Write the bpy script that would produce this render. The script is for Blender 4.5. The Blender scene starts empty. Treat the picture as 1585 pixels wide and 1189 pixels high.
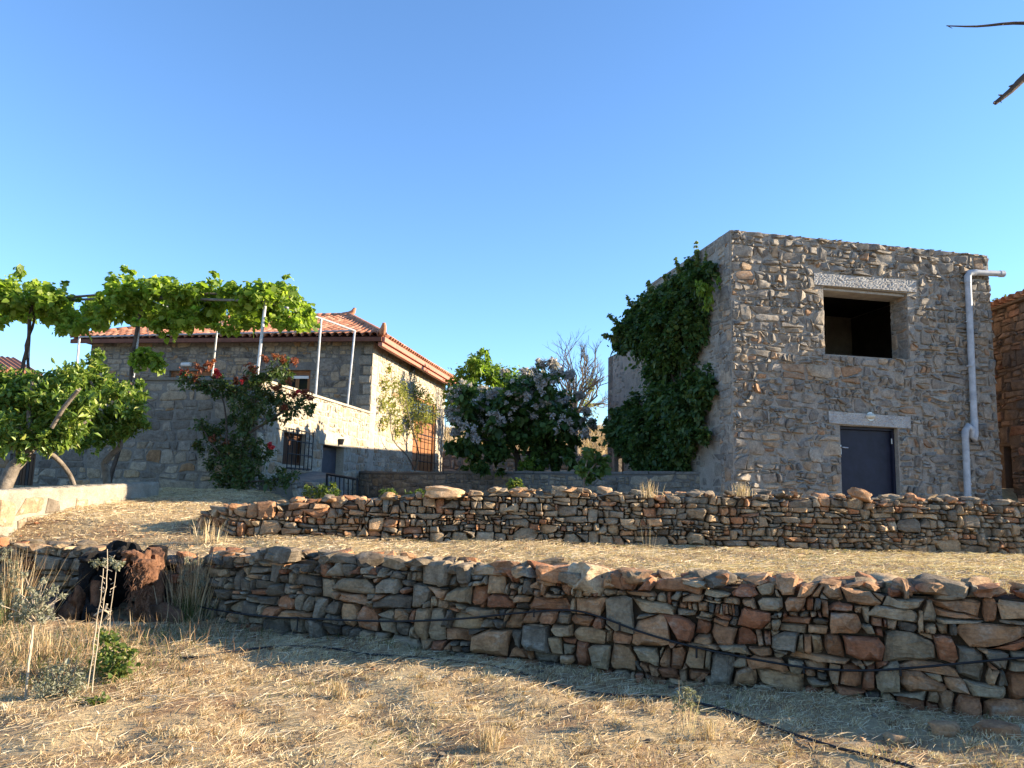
import bpy, bmesh, math, random
import numpy as np
from mathutils import Vector, Matrix, noise
rng = np.random.default_rng(11)
random.seed(11)
C = bpy.context.scene.collection
SC = bpy.context.scene

# ------------------------------------------------------------------ camera, sky, sun, exposure
F = 1200.0; CX = 792.5; CY = 594.5                      # focal length and centre in photograph pixels
PITCH = math.radians(8.0); ROLL = math.radians(1.5)
EYE = Vector((0, 0, 1.6))
fw = Vector((0, math.cos(PITCH), math.sin(PITCH)))
u0 = Vector((0, -math.sin(PITCH), math.cos(PITCH))); r0 = Vector((1, 0, 0))
rt = r0*math.cos(ROLL) + u0*math.sin(ROLL)
up = u0*math.cos(ROLL) - r0*math.sin(ROLL)
cam = bpy.data.objects.new('camera', bpy.data.cameras.new('camera')); C.objects.link(cam)
M3 = Matrix((rt, up, -fw)).transposed().to_4x4(); M3.translation = EYE
cam.matrix_world = M3
cam.data.sensor_width = 36.0; cam.data.lens = 36.0*F/1585.0
cam.data.clip_start = 0.05; cam.data.clip_end = 2000
SC.camera = cam
SUN_EL = math.radians(18.0); SUN_AZ = math.radians(90.0 - 3.0)      # azimuth clockwise from +Y
SUN_DIR = Vector((math.sin(SUN_AZ)*math.cos(SUN_EL), math.cos(SUN_AZ)*math.cos(SUN_EL), math.sin(SUN_EL)))
W = bpy.data.worlds.new('World'); SC.world = W; W.use_nodes = True
wn = W.node_tree; bg = wn.nodes['Background']
sky = wn.nodes.new('ShaderNodeTexSky'); sky.sky_type = 'NISHITA'; sky.sun_disc = False
sky.sun_elevation = SUN_EL; sky.sun_rotation = SUN_AZ
sky.air_density = 1.0; sky.dust_density = 0.0; sky.ozone_density = 5.3
wn.links.new(sky.outputs['Color'], bg.inputs['Color']); bg.inputs['Strength'].default_value = 0.108
sl = bpy.data.lights.new('sun', 'SUN'); sl.energy = 5.0; sl.angle = math.radians(0.5); sl.color = (1.0, 0.83, 0.60)
so = bpy.data.objects.new('sun', sl); C.objects.link(so)
so.rotation_mode = 'QUATERNION'; so.rotation_quaternion = (-SUN_DIR).to_track_quat('-Z', 'Y'); so.location = SUN_DIR*60
SC.view_settings.view_transform = 'Standard'; SC.view_settings.look = 'None'
SC.view_settings.exposure = 1.72; SC.view_settings.gamma = 1.0; SC.view_settings.use_curve_mapping = False
SC.render.engine = 'CYCLES'
SC.cycles.max_bounces = 6; SC.cycles.diffuse_bounces = 3; SC.cycles.glossy_bounces = 2
SC.cycles.transmission_bounces = 3; SC.cycles.transparent_max_bounces = 4; SC.cycles.use_denoising = True

# ------------------------------------------------------------------ measuring helpers
def ray(px, py):
    d = fw + rt*((px-CX)/F) - up*((py-CY)/F)
    return d/d.y
def at(px, py, D): return EYE + ray(px, py)*D
def proj(p):
    q = p - EYE; z = q.dot(fw)
    if z <= 0.05: return None
    return CX + F*q.dot(rt)/z, CY - F*q.dot(up)/z
def inframe(p, m=15):
    q = proj(p)
    return q is not None and -m < q[0] < 1585+m and -m < q[1] < 1189+m
def hitz(px, py, z):
    r = ray(px, py); return EYE + r*((z-EYE.z)/r.z)
U = random.uniform

# ------------------------------------------------------------------ objects
def wloc(o):
    v = o.location.copy(); p = o.parent
    while p is not None: v = v + p.location; p = p.parent
    return v
def link(o, parent=None):
    C.objects.link(o)
    if parent is not None:
        o.location = o.location - wloc(parent); o.parent = parent
    return o
def props(o, label=None, cat=None, group=None, kind=None):
    if label: o['label'] = label
    if cat: o['category'] = cat
    if group: o['group'] = group
    if kind: o['kind'] = kind
    return o
def thing(name, label, cat, loc=(0,0,0), group=None):
    o = bpy.data.objects.new(name, None); o.empty_display_size = .2; o.location = loc
    C.objects.link(o); return props(o, label, cat, group)
def mesh_np(name, V, Fc, mat, tint=None, smooth=False, sharp=None):
    """V (n,3); Fc a list of faces or an int array (m,3|4)"""
    me = bpy.data.meshes.new(name)
    if isinstance(Fc, np.ndarray):
        n, k = Fc.shape
        me.vertices.add(len(V)); me.vertices.foreach_set('co', np.asarray(V, np.float32).ravel())
        me.loops.add(n*k); me.loops.foreach_set('vertex_index', Fc.astype(np.int32).ravel())
        me.polygons.add(n); me.polygons.foreach_set('loop_start', np.arange(0, n*k, k, dtype=np.int32))
        me.update(calc_edges=True)
    else:
        me.from_pydata([tuple(v) for v in V], [], Fc); me.update()
    if tint is not None:
        a = me.attributes.new('tint', 'FLOAT_COLOR', 'POINT')
        t = np.asarray(tint, np.float32)
        if t.ndim == 1: t = np.tile(t, (len(V), 1))
        if t.shape[1] == 3: t = np.c_[t, np.ones(len(t))]
        a.data.foreach_set('color', t.astype(np.float32).ravel())
    if smooth:
        me.polygons.foreach_set('use_smooth', np.ones(len(me.polygons), bool))
        if sharp: me.set_sharp_from_angle(angle=math.radians(sharp))
    if mat: me.materials.append(mat)
    return me
def obj(name, me, parent=None, loc=(0,0,0)):
    o = bpy.data.objects.new(name, me); o.location = loc
    return link(o, parent)

class MB:
    """collects solids and links them as one mesh object"""
    def __init__(s): s.v = []; s.f = []
    def add(s, V, Fc):
        b = len(s.v); s.v += [Vector(p) for p in V]; s.f += [tuple(i+b for i in f) for f in Fc]
    def hexa(s, c):     # 8 corners: bottom 4 ccw, top 4 ccw
        s.add(c, [(3,2,1,0),(4,5,6,7),(0,1,5,4),(1,2,6,5),(2,3,7,6),(3,0,4,7)])
    def box(s, o, ax, ay, az):
        o = Vector(o); ax = Vector(ax); ay = Vector(ay); az = Vector(az)
        s.hexa([o, o+ax, o+ax+ay, o+ay, o+az, o+ax+az, o+ax+ay+az, o+ay+az])
    def tube(s, pts, rad, n=8, cap=True):
        pts = [Vector(p) for p in pts]
        if not hasattr(rad, '__len__'): rad = [rad]*len(pts)
        b = len(s.v); N = len(pts); ref = None
        for i, p in enumerate(pts):
            t = (pts[min(i+1, N-1)] - pts[max(i-1, 0)]).normalized()
            if ref is None: ref = t.orthogonal().normalized()
            ref = (ref - t*ref.dot(t)).normalized(); q = t.cross(ref)
            for k in range(n):
                a = 2*math.pi*k/n
                s.v.append(p + (ref*math.cos(a) + q*math.sin(a))*rad[i])
        for i in range(N-1):
            for k in range(n):
                k2 = (k+1) % n
                s.f.append((b+i*n+k, b+i*n+k2, b+(i+1)*n+k2, b+(i+1)*n+k))
        if cap and n > 2:
            s.f.append(tuple(b+k for k in reversed(range(n)))); s.f.append(tuple(b+(N-1)*n+k for k in range(n)))
    def build(s, name, mat, parent=None, smooth=None, tint=None, bevel=0):
        V = np.array([tuple(v) for v in s.v])
        c = V.mean(0)
        me = mesh_np(name, V-c, s.f, mat, tint, smooth is not None, smooth)
        if bevel:
            bm = bmesh.new(); bm.from_mesh(me)
            bmesh.ops.bevel(bm, geom=bm.edges[:], offset=bevel, segments=2, affect='EDGES', profile=.6)
            bm.to_mesh(me); bm.free()
        return obj(name, me, parent, c)

# ------------------------------------------------------------------ materials
def newmat(name):
    m = bpy.data.materials.new(name); m.use_nodes = True
    nt = m.node_tree; b = nt.nodes['Principled BSDF']
    b.inputs['Specular IOR Level'].default_value = .25
    return m, nt, b
def N(nt, t, **kw):
    n = nt.nodes.new(t)
    for k, v in kw.items():
        if k in n.inputs: n.inputs[k].default_value = v
        else: setattr(n, k, v)
    return n
def ramp(nt, stops, fac=None, interp='LINEAR'):
    r = nt.nodes.new('ShaderNodeValToRGB'); e = r.color_ramp.elements; r.color_ramp.interpolation = interp
    while len(e) > 1: e.remove(e[-1])
    for i, (p, c) in enumerate(stops):
        el = e[0] if i == 0 else e.new(p)
        el.position = p; el.color = (*c, 1) if len(c) == 3 else c
    if fac is not None: nt.links.new(fac, r.inputs['Fac'])
    return r
def mix(nt, a, b, fac, mode='MIX'):
    m = nt.nodes.new('ShaderNodeMix'); m.data_type = 'RGBA'; m.blend_type = mode
    for s, v in ((0, fac), (6, a), (7, b)):
        if hasattr(v, 'links') or hasattr(v, 'is_linked'): nt.links.new(v, m.inputs[s])
        else: m.inputs[s].default_value = v if s == 0 else (*v, 1)
    return m.outputs[2]
def noise_tex(nt, scale, detail=5, rough=.6, stretch=None, dist=0):
    g = nt.nodes.new('ShaderNodeNewGeometry'); src = g.outputs['Position']
    if stretch:
        mp = nt.nodes.new('ShaderNodeMapping'); mp.inputs['Scale'].default_value = stretch
        nt.links.new(src, mp.inputs['Vector']); src = mp.outputs['Vector']
    n = N(nt, 'ShaderNodeTexNoise', Scale=scale, Detail=detail, Roughness=rough, Distortion=dist)
    nt.links.new(src, n.inputs['Vector']); return n.outputs['Fac']
def bump(nt, b, h, strength, dist):
    n = N(nt, 'ShaderNodeBump', Strength=strength, Distance=dist)
    nt.links.new(h, n.inputs['Height']); nt.links.new(n.outputs['Normal'], b.inputs['Normal'])
def tint_rgb(nt):
    a = nt.nodes.new('ShaderNodeAttribute'); a.attribute_name = 'tint'
    s = nt.nodes.new('ShaderNodeSeparateColor'); nt.links.new(a.outputs['Color'], s.inputs['Color'])
    return s.outputs
def math_n(nt, op, a, b):
    m = nt.nodes.new('ShaderNodeMath'); m.operation = op
    for i, v in enumerate((a, b)):
        if hasattr(v, 'is_linked'): nt.links.new(v, m.inputs[i])
        else: m.inputs[i].default_value = v
    return m.outputs[0]
def stone_mat(name, stops, strata=.5, bstr=.7, bdist=.02, scale=1.0, lichen=(.42,.40,.36), licamt=.5):
    m, nt, b = newmat(name)
    t = tint_rgb(nt)
    base = ramp(nt, stops, t[0])
    n1 = noise_tex(nt, 9*scale, 6, .65)
    r1 = ramp(nt, [(.3, (.55,.52,.5)), (.55, (1,1,1)), (.8, (1.28,1.22,1.12))], n1)
    c = mix(nt, base.outputs['Color'], r1.outputs['Color'], 1.0, 'MULTIPLY')
    n2 = noise_tex(nt, 5*scale, 4, .7, (1,1,1.8))
    r2 = ramp(nt, [(.54, (0,0,0)), (.72, (1,1,1))], n2)
    c = mix(nt, c, lichen, math_n(nt, 'MULTIPLY', r2.outputs['Color'], licamt))
    n3 = noise_tex(nt, 40*scale, 3, .6)
    r3 = ramp(nt, [(.3, (.72,.72,.72)), (.7, (1.15,1.15,1.15))], n3)
    c = mix(nt, c, r3.outputs['Color'], 1.0, 'MULTIPLY')
    br = nt.nodes.new('ShaderNodeCombineColor')
    for i in range(3): nt.links.new(t[1], br.inputs[i])
    c = mix(nt, c, br.outputs['Color'], 1.0, 'MULTIPLY')
    nt.links.new(c, b.inputs['Base Color']); b.inputs['Roughness'].default_value = .9
    h1 = noise_tex(nt, 14*scale, 8, .7)
    h2 = noise_tex(nt, 5*scale, 5, .6, (1,1,9), .6)
    h = math_n(nt, 'ADD', math_n(nt, 'MULTIPLY', h1, 1-strata*.5), math_n(nt, 'MULTIPLY', h2, strata))
    bump(nt, b, h, bstr, bdist)
    return m
def rough_mat(name, c1, c2, scale=4, bstr=.5, bdist=.015, rough=.92, c3=None, bscale=25):
    m, nt, b = newmat(name)
    n1 = noise_tex(nt, scale, 7, .65)
    st = [(.3, c1), (.7, c2)] if c3 is None else [(.28, c1), (.5, c2), (.72, c3)]
    c = ramp(nt, st, n1).outputs['Color']
    n2 = noise_tex(nt, scale*11, 4, .6)
    c = mix(nt, c, ramp(nt, [(.3, (.78,.78,.78)), (.7, (1.12,1.12,1.12))], n2).outputs['Color'], 1.0, 'MULTIPLY')
    nt.links.new(c, b.inputs['Base Color']); b.inputs['Roughness'].default_value = rough
    bump(nt, b, noise_tex(nt, bscale, 6, .65), bstr, bdist)
    return m
def paint_mat(name, col, rough=.5, metal=0, var=.25, bstr=.1, stretch=None):
    m, nt, b = newmat(name)
    n1 = noise_tex(nt, 6, 6, .65, stretch)
    lo = tuple(x*(1-var) for x in col); hi = tuple(min(1, x*(1+var)) for x in col)
    nt.links.new(ramp(nt, [(.3, lo), (.7, hi)], n1).outputs['Color'], b.inputs['Base Color'])
    b.inputs['Roughness'].default_value = rough; b.inputs['Metallic'].default_value = metal
    bump(nt, b, noise_tex(nt, 30, 4, .6, stretch), bstr, .01)
    return m
def leaf_mat(name, stops, trans=.35, rough=.45, tcol=1.6):
    m, nt, b = newmat(name)
    t = tint_rgb(nt)
    c = ramp(nt, stops, t[0]).outputs['Color']
    nt.links.new(c, b.inputs['Base Color']); b.inputs['Roughness'].default_value = rough
    b.inputs['Specular IOR Level'].default_value = .3
    tr = nt.nodes.new('ShaderNodeBsdfTranslucent')
    nt.links.new(mix(nt, c, (tcol, tcol*1.05, tcol*.55), 1.0, 'MULTIPLY'), tr.inputs['Color'])
    ms = nt.nodes.new('ShaderNodeMixShader'); ms.inputs[0].default_value = trans
    out = nt.nodes['Material Output']
    nt.links.new(b.outputs[0], ms.inputs[1]); nt.links.new(tr.outputs[0], ms.inputs[2]); nt.links.new(ms.outputs[0], out.inputs['Surface'])
    return m

# ------------------------------------------------------------------ masonry: cells of an irregular coursed pattern, each built as a solid stone
def clip(poly, a, b, c):            # keep a*x+b*y <= c
    out = []; n = len(poly)
    for i in range(n):
        p = poly[i]; q = poly[(i+1) % n]
        dp = a*p[0]+b*p[1]-c; dq = a*q[0]+b*q[1]-c
        if dp <= 0: out.append(p)
        if (dp < 0 < dq) or (dq < 0 < dp):
            t = dp/(dp-dq); out.append((p[0]+(q[0]-p[0])*t, p[1]+(q[1]-p[1])*t))
    return out
def coursed(s0, s1, v0, v1, rh, asp, wob=.30, rhvar=.4, sizevar=.45, split=.22, tall=.10, chip=.14):
    """wobbly courses of quarry stones: flat slabs, split pairs, tall stones through two courses, wedges in the corners"""
    lev = [v0]
    while lev[-1] < v1 + rh: lev.append(lev[-1] + rh*U(1-rhvar, 1+rhvar))
    ph = [(U(0,99), U(.5,1.0)) for _ in lev]
    def yk(k, s):
        return lev[k] + (0 if k == 0 else rh*wob*(noise.noise(Vector((s*1.3+ph[k][0], k*3.1, 0)))*1.5 + .35*noise.noise(Vector((s*4.5, k*7.7, ph[k][0])))))
    out = []; occ = []
    for k in range(len(lev)-2):
        nocc = []; s = s0 - U(0, rh*asp); tl = U(-.2,.2)
        while s < s1:
            h = lev[k+1]-lev[k]
            hit = next((o for o in occ if o[0]-.02 <= s < o[1]-.01), None)
            if hit: s = hit[1]; tl = U(-.12,.12); continue
            w = max(.45*h, min(h*asp*math.exp(random.gauss(0, sizevar)), h*asp*2.6))
            nxt = min([o[0] for o in occ if o[0] > s] + [1e9])
            if s + w > nxt - .3*h: w = nxt - s
            e = s + w; tr = U(-.22,.22)*h; tj = tl if isinstance(tl, float) else 0
            top = k+1
            if w > .8*h and random.random() < tall and k+2 < len(lev)-1:
                top = k+2; nocc.append((s, e))
            b0, b1 = yk(k, s), yk(k, e); t0, t1 = yk(top, s), yk(top, e)
            j = lambda: U(-.09,.09)*h
            q = [(s+tj, b0+j()), ((s+e)/2+U(-.25,.25)*w, yk(k,(s+e)/2)+j()*.8), (e+tr, b1+j()), (e-tr, t1+j()), ((s+e)/2+U(-.3,.3)*w, yk(top,(s+e)/2)+j()*.9), (s-tj, t0+j())]
            r = random.random()
            if top == k+1 and r < split and w > .9*h:
                f = U(.32,.68); g = f + U(-.2,.2); L = (s, b0+(t0-b0)*f); R = (e, b1+(t1-b1)*g)
                up_ = [L, R, q[3], q[4], q[5]]; lo = [q[0], q[1], q[2], R, L]
                for pp in (up_, lo):
                    if w > 1.6*h and random.random() < .4:
                        c = s + w*U(.35,.65); d = U(-.06,.06)*w
                        out += [x for x in (clip(pp, 1, d/h, c+d), clip(pp, -1, -d/h, -c-d)) if len(x) > 2]
                    else: out.append(pp)
            elif r < split+chip and w > .8*h:
                z = random.choice((0,1,2,3)); cx, cy = (q[0], q[2], q[3], q[5])[z]
                dx = (1 if z in (0,3) else -1)*w*U(.25,.5); dy = (1 if z in (0,1) else -1)*h*U(.4,.8)
                A, B_ = (cx+dx, cy), (cx, cy+dy); na, nb_ = (dy, dx); cc = na*A[0]+nb_*A[1]
                sg = 1 if na*cx+nb_*cy < cc else -1
                p1 = clip(q, -sg*na, -sg*nb_, -sg*cc); p2 = clip(q, sg*na, sg*nb_, sg*cc)
                out += [x for x in (p1, p2) if len(x) > 2]
            else: out.append(q)
            tl = -0.0 + tr; s = e
        occ = nocc
    return out
def stone_solid(poly, gap, bulge, depth, cut=.3, jit=.06, tilt=.35, back=True, maxn=11):
    """polygon in (s,v) -> solid: verts (s,v,w) and faces"""
    n = len(poly); cx = sum(p[0] for p in poly)/n; cy = sum(p[1] for p in poly)/n
    r = sum(math.hypot(p[0]-cx, p[1]-cy) for p in poly)/n
    k = max(.55, 1-gap/max(r, 1e-3))
    P = [(cx+(p[0]-cx)*k, cy+(p[1]-cy)*k) for p in poly]
    L = [math.hypot(P[(i+1)%n][0]-P[i][0], P[(i+1)%n][1]-P[i][1]) for i in range(n)]
    Q = []
    for i in range(n):
        a = P[i-1]; b = P[i]; c = P[(i+1) % n]
        la = L[i-1]; lc = L[i]
        if min(la, lc) < .35*r or len(Q) > maxn or random.random() < .3: Q.append((b[0]+U(-.05,.05)*r, b[1]+U(-.05,.05)*r)); continue
        t1 = U(.05, cut); t2 = U(.05, cut)
        Q.append((b[0]+(a[0]-b[0])*t1, b[1]+(a[1]-b[1])*t1)); Q.append((b[0]+(c[0]-b[0])*t2, b[1]+(c[1]-b[1])*t2))
    n = len(Q)
    ta = random.gauss(0, tilt)*bulge/r; tb = random.gauss(0, tilt)*bulge/r
    V = []; rings = []
    k2 = U(.84,.95); k3 = k2*U(.62,.86)
    spec = ([(.86, -depth, 0)] if back else []) + [(1.0, -.35*bulge if back else -depth, .0), (k2, .5*bulge, .5), (k3, U(.85,1.1)*bulge, .8)]
    for sc, w, tj in spec:
        ring = []
        for q in Q:
            x = cx+(q[0]-cx)*sc*(1+U(-jit,jit)); y = cy+(q[1]-cy)*sc*(1+U(-jit,jit))
            ww = w + ((ta*(x-cx)+tb*(y-cy)) + U(-.32,.32)*bulge*tj if tj else 0)
            ring.append(len(V)); V.append((x, y, ww))
        rings.append(ring)
    ox = U(-.3,.3)*r; oy = U(-.2,.2)*r
    c = len(V); V.append((cx+ox, cy+oy, bulge*U(.85,1.25)+ta*ox+tb*oy))
    Fc = []
    for a, b in zip(rings, rings[1:]):
        for i in range(n): Fc.append((a[i], a[(i+1)%n], b[(i+1)%n], b[i]))
    for i in range(n): Fc.append((rings[-1][i], rings[-1][(i+1)%n], c))
    return V, Fc, cx, cy, r
def area(poly): return abs(sum(poly[i-1][0]*poly[i][1]-poly[i][0]*poly[i-1][1] for i in range(len(poly))))/2
def lay_stones(parent, Pf, polys, mat, gap, bulge, depth, tintf, maxparts=300, cut=.3, tilt=.35, back=True, jit=.06, proud=(0,0), name='stone', sharp=28):
    """build every polygon as a stone; the largest in view are parts of their own, the rest one part"""
    L = []
    for poly in polys:
        V, Fc, cx, cy, r = stone_solid(poly, gap*U(.6,1.5), bulge*U(.6,1.35), depth, cut, jit, tilt, back)
        pr = U(*proud)
        W3 = [Pf(a, b, c+pr) for a, b, c in V]
        cen = Pf(cx, cy, 0)
        D = max(.5, (cen-EYE).dot(fw))
        L.append((area(poly)/D**2 if inframe(cen) else 0, W3, Fc, cen, tintf(cx, cy)))
    L.sort(key=lambda t: -t[0])
    mine = [t for t in L[:maxparts] if t[0] > 0]
    rest = L[len(mine):]
    for imp, W3, Fc, cen, tn in mine:
        me = mesh_np(name, [p-cen for p in W3], Fc, mat, tn, True, sharp)
        obj(name, me, parent, cen)
    if rest:
        V = []; Fa = []; T = []
        for imp, W3, Fc, cen, tn in rest:
            b = len(V); V += [tuple(p) for p in W3]; Fa += [tuple(i+b for i in f) for f in Fc]; T += [tn]*len(W3)
        V = np.array(V); c = V.mean(0)
        o = obj('small_stones' if mine else 'stones', mesh_np(name+'s', V-c, Fa, mat, np.array(T), True, sharp), parent, c)
        o['kind'] = 'stuff'
    return L
class Face:
    """a vertical wall face: s along, v up, w out"""
    def __init__(s, o, d):
        s.o = Vector(o); s.d = Vector((d[0], d[1], 0)).normalized(); s.n = Vector((s.d.y, -s.d.x, 0)); s.z = Vector((0,0,1))
    def P(s, a, b, w=0): return s.o + s.d*a + s.z*b + s.n*w
    def sv(s, px, py):
        r = ray(px, py); t = (s.o-EYE).dot(s.n)/r.dot(s.n); q = EYE + r*t - s.o
        return q.dot(s.d), q.z
def wall_panel(parent, fc, L, H, thick, openings, mat, name='wall', s0=0, top=None):
    """solid wall with real openings (s0,s1,v0,v1); front at w=0"""
    S = sorted({s0, L} | {x for o in openings for x in o[:2]}); Vv = sorted({0, H} | {x for o in openings for x in o[2:4]})
    inside = lambda a, b: any(o[0]-1e-6 < a < o[1]+1e-6 and o[2]-1e-6 < b < o[3]+1e-6 for o in openings)
    mb = MB(); P = fc.P
    for i in range(len(S)-1):
        for j in range(len(Vv)-1):
            a0, a1, b0, b1 = S[i], S[i+1], Vv[j], Vv[j+1]
            if inside((a0+a1)/2, (b0+b1)/2): continue
            mb.add([P(a0,b0), P(a1,b0), P(a1,b1), P(a0,b1)], [(0,1,2,3)])
            mb.add([P(a0,b0,-thick), P(a1,b0,-thick), P(a1,b1,-thick), P(a0,b1,-thick)], [(3,2,1,0)])
    for (a0,a1,b0,b1) in openings:
        for p, q in (((a0,b0),(a1,b0)), ((a1,b0),(a1,b1)), ((a1,b1),(a0,b1)), ((a0,b1),(a0,b0))):
            if p[1] == q[1] == 0: continue
            mb.add([P(*p), P(*q), P(*q,-thick), P(*p,-thick)], [(0,1,2,3)])
    for p, q in (((L,0),(L,H)), ((L,H),(s0,H)), ((s0,H),(s0,0))):
        mb.add([P(*p), P(*q), P(*q,-thick), P(*p,-thick)], [(0,1,2,3)])
    return mb.build(name, mat, parent)
def face_polys(L, H, rh, asp, openings=(), s0=0, m=.0, topjit=.0, **kw):
    kw.pop('jit', 0); kw.pop('chink', 0)
    out = []
    for p in coursed(s0, L, 0, H, rh, asp, **kw):
        p = clip(clip(clip(clip(p, -1,0,-s0-m), 1,0,L-m), 0,-1,-.0), 0,1,H-m+U(-topjit,topjit))
        if len(p) < 3: continue
        dead = False
        for (a0,a1,b0,b1) in openings:
            cx = sum(q[0] for q in p)/len(p); cy = sum(q[1] for q in p)/len(p)
            if a0 < cx < a1 and b0 < cy < b1: dead = True; break
            if max(q[0] for q in p) <= a0 or min(q[0] for q in p) >= a1 or max(q[1] for q in p) <= b0 or min(q[1] for q in p) >= b1: continue
            gaps = [(a0-cx, (1,0,a0)), (cx-a1, (-1,0,-a1)), (b0-cy, (0,1,b0)), (cy-b1, (0,-1,-b1))]
            p = clip(p, *max(gaps)[1])
            if len(p) < 3: dead = True; break
        if not dead and area(p) > .12*rh*rh: out.append(p)
    return out
def rock_mesh(name, size, mat, seed, sub=2, tint=(.4,1,.5), rough=.35, box=.72):
    bm = bmesh.new(); bmesh.ops.create_icosphere(bm, subdivisions=sub, radius=1)
    off = Vector((seed*7.1, seed*3.3, seed*1.7))
    for v in bm.verts:
        p = v.co.copy(); q = Vector([max(-box, min(box, x)) for x in p])/box
        d = 1 + rough*noise.noise(p*1.3+off) + .15*noise.noise(p*3+off)
        v.co = Vector((q.x*size[0], q.y*size[1], q.z*size[2]))*.5*d
    V = [v.co.copy() for v in bm.verts]; Fc = [[v.index for v in f.verts] for f in bm.faces]; bm.free()
    return mesh_np(name, V, Fc, mat, tint, True, 40)
# ------------------------------------------------------------------ terraces: the two dry stone walls' lines give the ground its steps
LOW = [(-260,945,10.2),(-60,944,9.9),(100,944,9.6),(240,952,9.4),(330,963,9.1),(450,982,8.5),(700,1012,7.7),(1000,1048,7.05),(1300,1084,6.5),(1585,1114,6.1),(1900,1150,5.6),(2400,1190,5.0)]
LOWTOP = [(-260,836),(-60,842),(100,853),(240,868),(330,863),(450,860),(700,880),(1000,897),(1300,910),(1585,918),(1900,925),(2400,945)]
MID = [(306,812,10.9),(372,832,10.7),(500,834,10.8),(800,840,11.0),(1200,852,11.1),(1585,862,11.2),(1900,872,11.2),(2200,880,11.2)]
MIDTOP = [(306,790),(372,782),(500,775),(800,760),(1200,768),(1585,777),(1900,780),(2200,780)]
def wall_line(base, top):
    B = [at(*b) for b in base]; T = [at(t[0], t[1], b[2]) for t, b in zip(top, base)]
    return B, [t.z for t in T]
LB, LTZ = wall_line(LOW, LOWTOP); MBs, MTZ = wall_line(MID, MIDTOP)
lx = [p.x for p in LB]; ly = [p.y for p in LB]; lz = [p.z for p in LB]
mx = [p.x for p in MBs]; my = [p.y for p in MBs]; mz = [p.z for p in MBs]
R_DIR = Vector((0.1676, 0.9859, 0)); F_DIR = Vector((-0.9859, 0.1676, 0))      # left house: along its right face / its front
C0 = Vector((-5.58, 17.0, 0)); C1 = C0 + R_DIR*7.1; C2 = C1 + R_DIR*9.2
GW0 = Vector((-4.52, 23.35, 0)); GW1 = Vector((3.82, 15.3, 0))                 # garden wall
def smooth(a, b, x):
    t = np.clip((x-a)/(b-a), 0, 1); return t*t*(3-2*t)
def wav(x, y):
    return (.018*np.sin(2.1*x+1.3*y) + .016*np.sin(3.7*y-1.9*x+1) + .010*np.sin(7.3*x+2.7*y+2) + .008*np.sin(5.1*y+6.2*x)
            + .006*np.sin(13.1*x-7.7*y)+.006*np.sin(11.3*y+9.1*x+.7))
def gz(x, y):
    x = np.asarray(x, float); y = np.asarray(y, float)
    yl = np.interp(x, lx, ly); zb = np.interp(x, lx, lz); zt = np.interp(x, lx, LTZ)-.06
    ym = np.interp(x, mx, my); zmb = np.interp(x, mx, mz); zmt = np.interp(x, mx, MTZ)
    a = zb*smooth(3, 7, y) + wav(x, y)*1.2 - .02*(yl-y).clip(0, 8)**1.0*.3
    a = a + .05*np.exp(-((yl-y-1.1)/.5)**2)
    t = np.clip((y-yl-.3)/np.maximum(ym-yl-.3, .3), 0, 1)
    b = zt + (zmb-zt)*t + wav(x, y)*.7
    z = a + (b-a)*smooth(.12, .42, y-yl)
    c = np.minimum(1.36, zmt-.16) + wav(x, y)*.6
    left = smooth(-4.2, -5.2, x)
    cl = zmb + .04 + (y-ym).clip(0, 5)*.075 + wav(x, y)*.6
    c = c*(1-left) + cl*left
    z = z + (c-z)*(smooth(.15, .45, y-ym)*(1-left) + smooth(-.3, .5, y-ym)*left)
    yg = np.interp(x, [GW0.x, GW1.x], [GW0.y, GW1.y])
    d = 1.93 + .045*(y-yg).clip(0, 14)
    gate = smooth(-4.4, -4.2, x)
    z = z + (d-z)*smooth(.1, .4, y-yg)*gate
    z = z + smooth(33, 47, y)*2.7 + .3*np.sin(x*.21)*smooth(36, 50, y) - smooth(70, 240, y)*5
    return z
def axis(parts):
    return np.unique(np.concatenate([np.arange(a, b, s) for a, b, s in parts]).round(4))
gx = axis([(-220,-40,15),(-40,-11,1.5),(-11,8,.13),(8,30,1.2),(30,221,15)])
gy = axis([(-60,0,6),(0,3,.4),(3,14,.11),(14,26,.35),(26,60,1),(60,300,20)])
GX, GY = np.meshgrid(gx, gy)
GZ = gz(GX, GY)
nx, ny = len(gx), len(gy)
I = np.arange(nx*ny).reshape(ny, nx)
quads = np.stack([I[:-1,:-1], I[:-1,1:], I[1:,1:], I[1:,:-1]], -1).reshape(-1, 4)
m, nt, b = newmat('soil_and_straw')
n1 = noise_tex(nt, 1.6, 7, .62); n2 = noise_tex(nt, 22, 6, .7)
soil = ramp(nt, [(.3, (.13,.068,.036)), (.5, (.20,.11,.06)), (.7, (.27,.17,.09))], n2).outputs['Color']
straw = ramp(nt, [(.3, (.36,.265,.14)), (.7, (.54,.43,.25))], n2).outputs['Color']
c = mix(nt, soil, straw, ramp(nt, [(.36,(.15,)*3),(.60,(.9,)*3)], n1).outputs['Color'])
nt.links.new(c, b.inputs['Base Color']); b.inputs['Roughness'].default_value = .95
bump(nt, b, noise_tex(nt, 30, 6, .7), .8, .03)
M_soil = m
g = obj('ground', mesh_np('ground', np.c_[GX.ravel(), GY.ravel(), GZ.ravel()], quads, M_soil, None, True))
g['kind'] = 'structure'

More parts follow.
